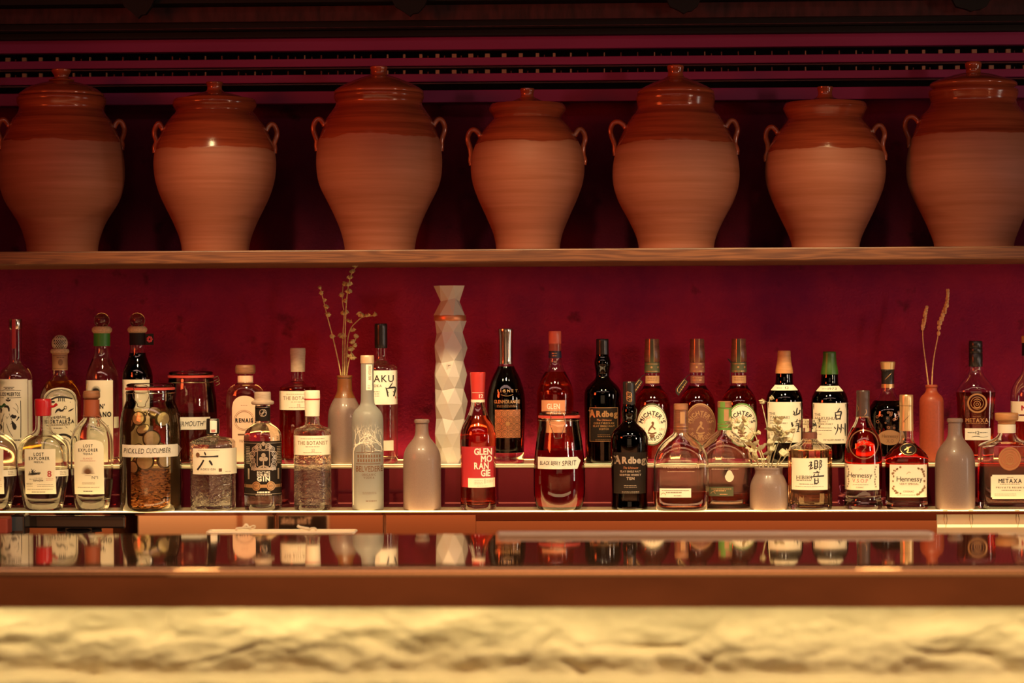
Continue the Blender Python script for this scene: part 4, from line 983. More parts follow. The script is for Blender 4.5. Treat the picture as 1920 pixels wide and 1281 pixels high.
for pts in ([(5, 786, .7), (3, 800, .7), (1, 815, .7)], [(8, 792, .7), (7, 806, .7), (9, 819, .7)], [(13, 795, .8), (17, 807, .8), (24, 819, .8)], [(9, 776, .8), (6, 784, .8), (5, 792, .8)], [(18, 776, .8), (22, 785, .8), (24, 793, .8), (20, 796, .8)],
            [(12, 781, .6), (14, 786, .6), (17, 781, .6)], [(30, 757, .8), (35, 764, .8), (33, 775, .8)], [(25, 765, .6), (30, 768, .6), (35, 776, .6)]): d.stroke(pts)
for pts in ([(9, 764, 3), (12, 762, 5), (17, 764, 4), (18, 772, 2)], [(22, 779, 5), (27, 783, 7), (31, 780, 3)], [(23, 790, 2), (28, 800, 9), (28, 806, 4)], [(31, 790, 1), (36, 782, 3)], [(1, 796, 1), (4, 800, 4), (3, 806, 2)], [(0, 762, 2), (4, 768, 4), (3, 775, 2)]): d.stroke(pts)
d.lines(22, 825.5, 34, 1, th=2)
d.build('illustration', INK, lb, .0010)

b = Bot('tequila_bottle', 'golden tequila bottle with a woven ball stopper and arched label', 'bottle', 113.5, 872, Y_B, Z_BACK, group=GB, du=6)
b.glass([(872, 36), (871, 38), (866, 39), (775, 39), (758, 38.8), (745, 37.5), (734, 34.5), (725, 30), (717, 24), (711, 18), (707, 15), (702, 14), (690, 13.6), (668, 13.6)], t=2.2, base=8, liquid=LQ_GOLD, level=716)
nl = b.part('neck_label', [(696, 14.3), (664.5, 14.3)], PAPER_TAN, 0, 32); s2 = b.last
b.decal(s2).area(101-6, 126-6, 668, 669, 8, 1).area(101-6, 126-6, 692, 693, 8, 1).oval(108.5, 681, 4.5, 6).lines(108.5, 672, 14, 1, th=1.2).build('neck_print', INK_BR, nl, .0006)
b.part('stopper_ring', [(664.5, 14.5), (664, 16.5), (661, 17.5), (658, 17), (656, 15)], CORK, 1, 32)
sp = b.part('stopper', [(656.5, 10), (655, 12.5), (650, 14.6), (644, 15), (638, 13.5), (633, 9.5), (630.5, 5), (630, 1)], mat('bone_stopper', (.55, .45, .30), .4), 2, 32); s2 = b.last
d = b.decal(s2)
for i in range(-3, 4): d.stroke([(107.5+i*4-9, 655, .9), (107.5+i*4, 643, 1.5), (107.5+i*4+8, 632, .7)]).stroke([(107.5+i*4+9, 655, .9), (107.5+i*4, 643, 1.5), (107.5+i*4-8, 632, .7)])
d.v = [(min(max(u, 113.5-6-13), 113.5-6+13), v) for u, v in d.v]
d.build('stopper_lattice', BLK_CAP, sp, .0006)
lb = b.decal().arch(76, 139, 728, 866, 26, 2.2).build('label', PAPER, b.o)
d = b.decal()
d.stroke([(79, 860, .9), (79, 756, .9), (83, 742, .9), (93, 734, .9), (107.5, 731, .9), (122, 734, .9), (132, 742, .9), (136, 756, .9), (136, 860, .9)], 2)
d.stroke([(88, 752, 3), (98, 746, 3), (108, 745, 4), (120, 746, 3), (130, 749, 2)]).stroke([(95, 755, 1), (127, 755, 1)])
for x in (104, 107, 111, 114): d.area(x, x+1.5, 746, 753, 2, 2)
for x in range(84, 98, 3): d.oval(x, 754, 1.7, 2)
d.stroke([(98, 775, 1), (104, 767, 5), (110, 772, 4), (116, 766, 1.5)]).ring(117, 765, 2.6, .9).stroke([(122, 772, 1), (127, 770, 3), (132, 767, 1)])
d.arc('TEQUILA', 108, 826, 44, PI*1.36, PI*1.64, 4, bold=.03)
d.text('FORTALEZA', 108, 791, 6.5, 50, serif=True, bold=.04).lines(108, 797, 34, 1, th=1.2).stroke([(117, 800, .8), (129, 811, .8)]).lines(103, 803, 16, 1, th=1.2)
d.ring(112, 835, 20, 4, 1, 24, PI, 2*PI).ring(112, 835, 13, .8, 1, 20, PI, 2*PI)
d.build('illustration', INK, lb, .0010)

BALL = glass('stopper_ball_glass', (.75, .66, .58))
def ball_top(b, vc, r):
    k = b.s; m = MB(); m.ball((0, 0, (b.vb-vc)*k), r*k, 28, 16); m.build('stopper', BALL, b.o)
b = Bot('tequila_bottle', 'clear bottle with a green neck band, glass ball stopper and agave label', 'bottle', 192.5, 871, Y_B, Z_BACK, group=GB)
b.glass([(871, 28), (870, 30), (865, 30.6), (760, 30.7), (715, 30.5), (705, 29.6), (695, 27), (686, 23.5), (678, 20), (670, 17), (662, 15), (652, 14), (630, 14)], t=2.2, base=8, liquid=LQ_CLEAR, level=674)
b.part('neck_band', [(650, 15.4), (626, 15.4)], GRN_RING, 0, 36)
b.part('stopper_ring', [(626, 15), (624, 17.5), (620, 19), (616, 18), (613, 14)], CORK, 1, 36)
ball_top(b, 602, 14.5)
lb = b.decal().area(162.8, 212, 713.5, 866, 18, 8).area(213.5, 222.5, 782, 803, 6, 3).build('label', PAPER, b.o)
d = b.decal()
for i in range(15):
    a = PI*(i+.5)/15
    d.stroke([(181, 741, 1.2), (181+4.5*math.cos(a), 736-4*math.sin(a), 1.6), (181+9*math.cos(a), 734-11*math.sin(a), .3)])
for i in range(4): d.stroke([(175+i, 738+i*2.4, 1.2), (181, 740+i*2.4, 1.6), (187-i, 738+i*2.4, 1.2)])
d.text("DON'", 184, 762, 8, 26, bold=.04).text('FULANO', 187, 777, 8.5, 44, bold=.05).lines(187, 798, 34, 3, 4, 1)
d.build('lettering', INK, lb, .0010)

b = Bot('mezcal_bottle', 'dark bottle with a glass ball stopper, black band and square black tag', 'bottle', 259, 871, Y_B, Z_BACK, group=GB)
b.glass([(871, 26), (870, 28), (865, 28.8), (760, 29), (720, 28.8), (706, 28.3), (696, 26.5), (686, 23), (677, 19), (669, 16.2), (660, 14.8), (650, 14), (630, 13.8)], t=2.2, base=8, liquid=LQ_BLACK, level=663)
b.part('neck_band', [(648, 14.9), (625.5, 14.9)], PAPER_BLK, 0, 36)
b.part('stopper_ring', [(625.5, 14.5), (624, 17), (620, 18.6), (616, 17.6), (613, 13.6)], CORK, 1, 36)
ball_top(b, 602, 14.5)
m = MB(); k = b.s; m.box((15*k, -6*k, (871-648)*k), (30*k, -5*k, (871-627)*k)); tg = m.build('tag', PAPER_BLK, b.o)
m = MB()
for i in range(7):
    a = i*2*PI/7; m.ball((22.5*k+3.6*k*math.cos(a), -6.4*k, (871-637.5)*k+4*k*math.sin(a)), 2.3*k, 8, 5, (1, .3, 1))
m.build('tag_flower', RED_WAX, tg)
lb = b.decal().area(231, 281, 712.5, 866, 18, 8).build('label', PAPER, b.o)
b.decal().text('FULANO', 256, 777, 8.5, 40, bold=.05).stroke([(249, 740, 1), (253, 728, 1.4), (254, 722, .4)]).stroke([(250, 740, 1), (251, 730, 1.4), (249, 724, .4)]).stroke([(248, 740, 1), (246, 732, 1.4), (243, 726, .4)]).build('lettering', INK, lb, .0010)

b = Bot('gin_bottle', 'faceted shoulder bottle with a pink arched label and glass stopper', 'bottle', 461, 873, Y_B, Z_BACK, face='wall', group=GB, du=4)
fl = (.70, 2.6)
b.glass([(873, 33, *fl), (872, 35, *fl), (866, 35.8, *fl), (760, 36, *fl), (745, 35.6, *fl), (735, 33, *fl), (728, 27, .8, 2.2), (724, 19, .9, 2), (721, 14.6, 1, 2), (716, 14, 1, 2), (704, 14, 1, 2)], t=2.6, base=9, liquid=LQ_PINK, level=727)
b.part('neck_label', [(722, 14.5), (708, 14.5)], PAPER_P, 0, 32)
b.part('stopper', [(705, 15), (704, 18.5), (700, 19), (691, 18.8), (688, 17)], WOODCAP, 1, 32)
d = b.decal().arch(435, 483, 745, 868, 22, 2.1); lb = d.build('label', PAPER_P, b.o)
d = b.decal().text('RENAIS', 458, 791, 7, 33, bold=.06).lines(458, 828, 18, 2, 3, 1)
d.build('lettering', INK, lb, .0010)
b.decal().ring(458, 791, 16.5, .8).ring(458, 791, 19, .5).area(446, 476, 816, 819, 8, 1).lines(458, 763, 12, 1, th=.7).ring(458, 807, 56, .0).build('ring_print', INK_BR, lb, .0009)

b = Bot('vodka_bottle', 'clear vodka bottle with a black cap and a brush character on its label', 'bottle', 715.5, 873, Y_B, Z_BACK, group=GB)
b.glass([(873, 28), (872, 30), (866, 30.6), (760, 30.6), (696, 30.6), (692, 30), (688, 26), (685, 19), (682, 14), (678, 11.8), (668, 11.2), (630, 11)], t=2.2, base=9, liquid=LQ_CLEAR, level=690)
b.part('cap', [(657, 11.6), (655, 12.2), (630, 12), (625, 12.2), (613, 12), (611, 11)], BLK_CAP, 1, 32)
lb = b.decal().area(686, 745.4, 698.5, 762, 20, 5).build('label', PAPER_W, b.o)
d = b.decal().text('HAKU', 714, 713.5, 12.5, 50, bold=.01, serif=False, gap=.13).text('VODKA', 704, 727, 4.6, 25, serif=True, gap=.18).lines(705, 738, 14, 3, 4, .7)
for s_ in ([(737, 721, .8), (733, 727, 2.4), (729.5, 731.5, 1)], [(724, 730, 1.4), (726.5, 737, 3.4), (728, 747, 2)], [(725, 732.5, 1.6), (734, 730.5, 3), (743, 730, 3.2), (741, 738, 3), (739, 747, 2.6)], [(728, 739, 1), (739, 738.5, 2)], [(727.5, 746.5, 2.2), (739, 745.5, 2.8)]): d.stroke(s_, 1)
d.build('lettering', INK, lb, .0010)
b.decal().area(741.5, 743, 747, 751, 2, 2).build('stamp', INK_R, lb, .0010)
b.decal().area(704, 738, 829, 848, 12, 3).build('lower_label', PAPER, b.o)

# tall faceted white bottle
b = Bot('ceramic_bottle', 'tall faceted white ceramic bottle with a gold band under its stopper', 'bottle', 845, 874, Y_B, Z_BACK, group=GB)
rj = random.Random(21)
def faceted(name, rows, seg=7, ph=0):
    k = b.s; vs = []; fs = []
    for i, (v, r) in enumerate(rows):
        for q in range(seg):
            e = 0 if i in (0, len(rows)-1) else 1
            a = 2*PI*(q+.5*((i+ph) % 2)+.13*e*rj.uniform(-1, 1))/seg; r2 = r*(1+.05*e*rj.uniform(-1, .3)); vs.append((r2*k*math.cos(a), r2*k*math.sin(a), (874-v+3.5*e*rj.uniform(-1, 1))*k))
    for i in range(len(rows)-1):
        o_ = (i+ph) % 2
        for q in range(seg):
            l = (q+1) % seg; A, B_, D, E = i*seg+q, i*seg+l, (i+1)*seg+q, (i+1)*seg+l
            if o_ == 0: fs += [(A, B_, D), (B_, E, D)]
            else: fs += [(A, E, D), (A, B_, E)]
    fs.append(tuple(range(seg-1, -1, -1))); n = len(rows)-1; fs.append(tuple(n*seg+q for q in range(seg)))
    return link(name, vs, fs, CERAM, b.o, smooth=False)
faceted('body', [(874, 23), (845, 27), (818, 32.6), (790, 28), (761, 32.8), (735.5, 28), (708.6, 32.6), (683, 28), (656, 32.6), (628, 26.5), (607, 31)])
faceted('stopper', [(597, 31), (568.5, 18.5), (541.5, 30.5)], ph=1)
b.part('gold_band', [(607.5, 29.5), (606, 30), (598, 30), (596.5, 29)], COPF, 0, 32)
d = Decal(b, Surf([(0, 29*b.s, 29*b.s, 2), (.5, 29*b.s, 29*b.s, 2)])).text('E', 842, 694, 12, 8, serif=True, bold=.03)
d.build('moulded_letter', CERAM, b.o, .0002)

b = Bot('whisky_bottle', 'black swelling whisky bottle with a flared metal cap and ornate gold square', 'bottle', 949.5, 871, Y_B, Z_BACK, group=GB)
b.glass([(871, 31), (870, 33), (865, 33.5), (850, 33), (822, 34), (790, 35.4), (768, 36), (752, 35.8), (740, 34.6), (728, 31.8), (716, 28), (705, 23), (696, 18), (688, 14.5), (680, 13), (640, 12)], t=2.2, base=20, liquid=LQ_BLACK, level=690)
b.part('cap', [(685, 13.6), (680, 13.2), (640, 13.6), (628, 14.4), (620, 15), (619, 13)], STEELCAP, 1, 36)
lb = b.decal().area(928.5, 976, 770, 822.5, 14, 6).build('label', COPF, b.o)
d = b.decal()
for i in range(4):
    for j in range(4): d.ring(935+i*11.6, 777+j*12.8, 6, 1).ring(935+i*11.6, 777+j*12.8, 3.2, .8)
for a in range(8): d.stroke([(952+4*math.cos(a*PI/4), 796+4*math.sin(a*PI/4), .8), (952+17*math.cos(a*PI/4), 796+17*math.sin(a*PI/4), .8)])
d.build('ornament', INK_BR, lb, .0008)
b.decal().oval(952.5, 796, 4, 4).build('rosette', GOLD, lb, .0012)
b.decal().text('SIGNET', 952, 735, 5, 38, gap=.4).text('GLENMORANGIE', 951, 755, 6, 48, bold=.02, serif=True).lines(951, 761.5, 38, 2, 3, .9).stroke([(940, 742, .5), (951, 745, .9), (962, 742, .5)]).build('lettering', GOLD, b.o, .0006)

b = Bot('whisky_bottle', 'whisky bottle with a coral red cap and orange label behind the berry jar', 'bottle', 1041.5, 870, Y_B, Z_BACK, group=GB)
b.glass([(870, 32), (869, 34), (864, 34.4), (780, 34.2), (750, 34.8), (738, 34.6), (728, 32.5), (718, 29), (708, 24), (700, 19.5), (692, 16), (684, 13.4), (676, 12), (640, 11.4)], t=2.4, base=9, liquid=LQ_LAS, level=699.5)
cp = b.part('cap', [(660.5, 11.2), (650, 11), (645, 11.8), (625, 11.9), (623, 11)], CORAL_CAP, 1, 32)
b.part('neck_band', [(673, 12.4), (660, 11.7)], NAVY, 0, 32); s2 = b.last
b.decal(s2).lines(1041, 664.5, 10, 1, th=1.4).lines(1041, 669, 8, 1, th=1.4).build('neck_print', GOLD, b.o, .0006)
lb = b.decal().area(1016, 1060, 751.5, 812, 14, 6).build('label', PAPER_O, b.o)
b.decal().text('GLEN', 1038, 763, 10, 24, serif=True, bold=.02).text('MO', 1042, 776, 10, 19, serif=True, bold=.02).lines(1031, 772, 8, 2, 3, .7).build('lettering', INK_W, lb, .0010)

def michter(u, lc, labm, ink, cap_strip, label, tagside, small, edge=None):
    b = Bot('whiskey_bottle', label, 'bottle', u, 870, Y_B, Z_BACK, group=GB)
    b.glass([(870, 31), (869, 33), (864, 33.8), (790, 33.8), (765, 33.8), (756, 33), (748, 30.5), (740, 26.5), (734, 21.5), (729, 17.5), (723, 14.8), (715, 13.8), (700, 13.6), (660, 13.4)], t=2.2, base=9, liquid=LQ_DKA, level=726)
    cp = b.part('cap', [(681.5, 13.4), (680, 14.2), (672, 15), (651, 13.6), (650, 13.2), (640, 13.4), (638, 12.5)], MCAP, 0, 36); s2 = b.last
    st = b.decal(s2).area(u-5.5, u+4.5, 637.8, 682, 6, 8).build('cap_strip', cap_strip, cp, .0006)
    b.decal(s2).area(u-5, u-4.2, 638, 682, 1, 8).area(u+3.2, u+4, 638, 682, 1, 8).build('strip_lines', GOLD, st, .0011)
    nb = b.part('neck_band', [(701, 14.5), (682, 14.3)], PAPER_BR if cap_strip is PAPER_BR else PAPER_DKG, 0, 36); s3 = b.last
    b.decal(s3).area(u-14, u+14, 684.3, 685.3, 10, 1).area(u-14, u+14, 698, 699, 10, 1).oval(u-1, 691, 2, 2).oval(u+11, 691, 1.5, 2).build('band_print', GOLD, nb, .0006)
    nl = b.decal().area(u-12.5, u+13.3, 707, 721, 10, 3).build('neck_label', small, b.o, .0008)
    b.decal().lines(u, 711, 18, 2, 4, 1).build('neck_print', INK_BR if small is not PAPER_BR else GOLD, nl, .0013)
    if edge: b.decal().oval(lc, 797, 28.6, 39.5).build('label_edge', edge, b.o, .0003)
    lb = b.decal().oval(lc, 797, 27.4, 36.5 if edge else 38).build('label', labm, b.o, .0006)
    d = b.decal().arc("MICHTER'S", lc, 800, 21.5, PI*1.06, PI*1.94, 7.5, 1.12, bold=.03)
    d.ring(lc, 797, 25.6, .6, 1.36).arc('BOURBON', lc, 796, 21, PI*.80, PI*.20, 6, 1.35, bold=.02)
    d.build('lettering', ink, lb, .0011)
    b.decal().arc('SMALL BATCH', lc, 800, 15.5, PI*1.08, PI*1.92, 3.4, 1.15).text('US-1', lc+18, 806, 4, 9).text('1753', lc-18, 806, 4, 9).build('subtitle', INK_PK if labm is not PAPER_BR else PAPER_TAN, lb, .0011)
    d = b.decal().stroke([(lc-7, 810, 2), (lc-4, 804, 3), (lc+1, 799, 4), (lc+3, 793, 2)]).stroke([(lc-8, 812, 2), (lc, 815, 4), (lc+8, 812, 2)]).stroke([(lc-5, 817, 2), (lc, 820, 6), (lc+5, 817, 2)]).oval(lc+1, 794, 2.4, 2.6).stroke([(lc+1, 801, 2), (lc+6, 806, 3)])
    d.build('illustration', ink if labm is PAPER_BR else INK_BR, lb, .0012)
    if tagside:
        k = b.s; m = MB()
        pl = [(-13, -8, 704), (-19, -14, 708), (-24, -18, 714)]
        m.tube([(x*k, y*k, (870-v)*k) for x, y, v in pl], .7*k, 6); tg = m.build('tag_cord', BLK_CAP, b.o)
        m = MB(); a = [(-24, 711), (-17, 718), (-35, 744), (-40, 738), (-40, 730)]
        vs = [(x*k, (-21-.25*(v-711))*k, (870-v)*k) for x, v in a]+[(x*k, (-20.2-.25*(v-711))*k, (870-v)*k) for x, v in a]
        m.add(vs, [(4, 3, 2, 1, 0), (5, 6, 7, 8, 9)]+[(i, (i+1) % 5, 5+(i+1) % 5, 5+i) for i in range(5)]); t2 = m.build('tag', PAPER_BLK, b.o, smooth=False)
        m = MB(); e = 1.0; a = [(-24, 714), (-20, 718), (-34, 739), (-37, 735), (-37, 731)]; n = len(a)
        m.tube([(x*k, (-21.6-.25*(v-711))*k, (870-v)*k) for x, v in a], .5*k, 5, closed=True)
        for q in range(3): m.tube([(x*k, (-21.6-.25*(v-711))*k, (870-v)*k) for x, v in ((-32+q*3.4, 731-q*4), (-28+q*3.0, 733-q*4))], .5*k, 5)
        m.build('tag_print', GOLD, t2)
    elif tagside is None:
        k = b.s; m = MB(); m.tube([(x*k, -5*k, (870-v)*k) for x, v in ((-14, 683), (-18, 678), (-21, 675))], [1.6*k, 1.6*k, .5*k], 6); m.build('tag_cord', BLK_CAP, b.o)
        m = MB()
        m.tube([(x*k, -8*k, (870-v)*k) for x, v in ((-15, 684), (-16, 700), (-16, 722))], .6*k, 6); m.build('cord', BLK_CAP, b.o)
michter(1223.5, 1223, PAPER, INK, PAPER_DKG, 'left bottle of the oval label trio, its oval label cream, dark cap strip', 1, PAPER_TAN, PAPER_DKG)
michter(1308, 1313.5, PAPER_BR, PAPER_TAN, PAPER_BR, 'middle bottle of the oval label trio, its oval label brown', 1, PAPER_BR, PAPER_TAN)
michter(1386, 1391.5, PAPER, INK, PAPER_DKG, 'bourbon bottle with a green edged oval label behind the dried flowers', None, PAPER_TAN, PAPER_GRN)

def suntory(u, vb, cap, label, kanji, title, collar, lines, nl, body, liquid):
    b = Bot('whisky_bottle', label, 'bottle', u, vb, Y_B, Z_BACK, group=GB)
    b.glass([(vb, 31), (vb-1, 33.5), (vb-6, 34.5), (800, 34.8), (765, 34.8), (752, 34.5), (744, 33), (736, 29.5), (730, 25.5), (725, 20.5), (721, 17.2), (717, 16.4), (705, 16), (690, 14)], m=body, t=2.2, base=9, liquid=liquid, level=735)
    b.part('cap', [(701, 16.5), (695, 16.2), (680, 13.4), (670, 12.4), (669, 12.2), (660, 12.2), (658.5, 11)], cap, 1, 36)
    cl = b.decal().wrap(722.5, 732.5, -.93, .93).build('collar_label', PAPER, b.o, .0006)
    b.decal().text(collar, u+5, 727.5, 4, 7 if len(collar) < 3 else 16, serif=True).lines(u-9, 728, 10, 1, th=.7).build('collar_print', INK, cl, .0012)
    u0, u1, v0, v1 = u-31, u+34, 754, 829.5
    lb = b.decal().area(u0, u1, v0, v1, 20, 5).build('label', PAPER, b.o)
    d = b.decal()
    d.text('THE', u-22.5, 775.5, 4.4, 11, serif=True).text(title, u-27, 782.5, 5.2, 36, serif=True, al='l')
    x0 = u-27
    d.text('SINGLE MALT', x0, 788.5, 2.8, 24, al='l').text('JAPANESE WHISKY', x0, 793, 2.8, 33, al='l')
    if nl: d.text(nl, u-18, 800, 6, 7, serif=True).lines(u-9, 801.5, 8, 1, th=.8).lines(u-13, 808, 24, 3, 3.6, .5)
    else: d.lines(u-10, 800, 30, 1, th=.6).lines(u-10, 805, 30, 1, th=.6).lines(u-20, 812, 10, 1, th=.6).text("DISTILLER'S RESERVE", u+7, 822.5, 2.8, 38)
    for s_ in kanji: d.stroke([(u+p[0], *p[1:]) for p in s_], 2)
    d.build('lettering', INK, lb, .0010)
    return b
suntory(1471, 868, ORG_CAP, 'dark whisky bottle with an orange wooden cap and brush lettering, behind dried flowers',
  [[(16.5, 770, 1), (19, 774, 2.6), (18, 777, 1.6)], [(24, 765, 2), (23, 770, 2.6), (22, 776, 2.2)], [(16, 776, 1.4), (20, 779, 2.2), (28, 775, 2.8)], [(29, 769, 2.2), (28.5, 774, 2.6), (27, 777, 1.2)],
   [(12, 793, 1.4), (15, 792, 3), (13, 797, 2.2), (17, 796, 2.8), (14, 800, 1.6)], [(24, 786, 1.8), (22.5, 792, 2.6)], [(19, 791, 1.2), (28, 789, 2.4)], [(21, 795, 1.4), (28, 794, 2.6), (27, 802, 1.8)], [(20, 799, 1.6), (26, 797, 1.6)], [(26, 796, 2), (26, 806, 2.8), (23, 806, 1)], [(22, 810, 1), (25, 808, 3), (28, 810, 1)]],
  'YAMAZAKI', '12', 0, '12', GL_BR, LQ_BLACK)
suntory(1556, 866, GRN_CAP, 'dark whisky bottle with a green cap and large black brush lettering',
  [[(19, 763, .8), (16, 768, 2.6), (14, 770, 1)], [(10, 771, 1.2), (11, 778, 3), (12, 785, 2)], [(10, 772, 1.4), (18, 770, 2.4), (22, 770, 3), (20, 778, 2.6), (19, 785, 2)], [(12, 777, 1.4), (19, 776.5, 1.8)], [(11, 784, 2), (19, 783, 2.4)],
   [(8, 798, 1), (11, 802, 2.6)], [(15, 793, 1.6), (15, 803, 2.4), (10, 813, 1)], [(17, 799, 1.2), (19, 803, 2.4)], [(21.5, 793, 1.6), (21, 803, 2.4), (20, 810, 1.2)], [(23.5, 799, 1), (25.5, 802, 2)], [(28.5, 792, 2), (28.5, 805, 2.8), (29, 816, 1)]],
  'HAKUSHU', '1973', 0, None, GL_DK, LQ_BLACK)

b = Bot('cognac_bottle', 'dark rounded cognac bottle with a gold stopper and oval label, behind the gold capsule', 'bottle', 1665, 867, Y_B, Z_BACK, group=GB)
b.glass([(867, 27), (866, 30), (861, 31), (845, 33), (820, 36), (795, 37.5), (778, 37), (766, 35), (757, 30.5), (750, 25), (744, 18.5), (740, 14.5), (734, 12.5), (720, 11.5), (695, 11)], t=2.4, base=12, liquid=LQ_BLACK, level=752)
nb = b.part('neck_band', [(720, 11.9), (697, 11.8), (695, 13), (693, 12.5)], BLK_CAP, 0, 32); s2 = b.last
b.decal(s2).stroke([(1660, 712, .5), (1666, 706, 1.4), (1672, 700, .6)]).build('neck_print', GOLD, nb, .0006)
b.part('gold_ring', [(727.5, 12.2), (720.5, 12)], GOLD, 0, 32)
b.part('stopper', [(693.5, 11), (693, 12.5), (682, 14), (680, 14.2), (678.5, 13)], GOLD_CAP, 0, 32)
d = b.decal(); rr = random.Random(9)
for i in range(26):
    x, y = rr.uniform(1640, 1692), rr.uniform(772, 803); d.ring(x, y, rr.uniform(1.2, 2.6), 1)
d.build('moulded_grapes', RELIEF, b.o, .0006)
lb = b.decal().oval(1668.5, 819.5, 22, 14).build('label', PAPER_TAN, b.o)
b.decal().text('Hennessy', 1669, 816.5, 6.5, 30, gap=.05).text('X.O', 1669, 825.5, 6, 13, serif=True).build('lettering', INK_BR, lb, .0010)

b = Bot('brandy_bottle', 'tapering brandy bottle with black screw cap, gold round crest and small cream label', 'bottle', 1830, 867, Y_B, Z_BACK, group=GB)
fl = (.8, 2.6)
b.glass([(867, 28, *fl), (866, 30, *fl), (861, 31, *fl), (840, 32, *fl), (790, 34, *fl), (755, 35.6, *fl), (737, 36.6, *fl), (731, 36, *fl), (724, 32, .85, 2.3), (717, 26.5, .9, 2), (710, 20, 1, 2), (704, 15.5, 1, 2), (697, 13, 1, 2), (688, 12.4, 1, 2), (660, 12, 1, 2)], t=2.6, base=10, liquid=LQ_DKA, level=736)
b.part('cap', [(688.5, 12.4), (687, 12.9), (664, 12.8), (663, 12.2), (661, 12.8), (654, 12.8), (653, 12.2), (651, 12.8), (642, 12.6), (640, 11.5)], BLK_CAP, 0, 36)
b.decal().ring(1832.5, 756, 16.8, 3).ring(1832.5, 756, 11.5, .9).ring(1832.5, 758, 6, 1.2).ring(1832.5, 758, 2.4, 1).stroke([(1826, 751, .8), (1832.5, 747.5, 1.8), (1839, 751, .8)]).stroke([(1825, 763, .8), (1832, 766, 1.6), (1840, 763, .8)]).text('METAXA', 1832, 788, 7.2, 42, serif=True, bold=.03).lines(1832, 794, 40, 1, th=.8).lines(1832, 781, 14, 1, th=.6).build('gold_print', GOLD, b.o, .0006)
lb = b.decal().area(1810, 1857, 803, 825, 12, 3).build('label', PAPER_W, b.o)
b.decal().text('12', 1833, 811, 6, 7).lines(1822, 811, 14, 1, th=1).lines(1844, 811, 14, 1, th=1).stroke([(1822, 819, .5), (1832, 817, .8), (1842, 820, .5), (1852, 818, .4)]).build('lettering', INK, lb, .0010)

b = Bot('whisky_bottle', 'pale round shouldered bottle cut off by the right edge, cream label', 'bottle', 1929, 867, Y_B, Z_BACK, group=GB)
b.glass([(867, 31), (866, 33), (861, 34), (770, 34), (745, 34), (733, 32.5), (723, 29), (714, 23.5), (707, 17.5), (701, 13.5), (692, 12), (640, 11.8)], t=2.2, base=9, liquid=LQ_AMB, level=785)
b.part('cap', [(668, 12.4), (644, 12.2)], BLK_CAP, 0, 32)
b.part('stopper', [(644, 12.8), (632, 12.8), (630.5, 11.5)], ORG_CAP, 0, 32)
lb = b.decal().area(1896.5, 1961, 753, 777, 20, 3).area(1896.5, 1961, 780, 790, 20, 2).build('label', PAPER, b.o)
b.decal().text('M', 1920, 765, 9, 9, serif=True, bold=.04).text('A', 1931, 765, 9, 9, serif=True, bold=.04).build('lettering', INK_R, lb, .0010)

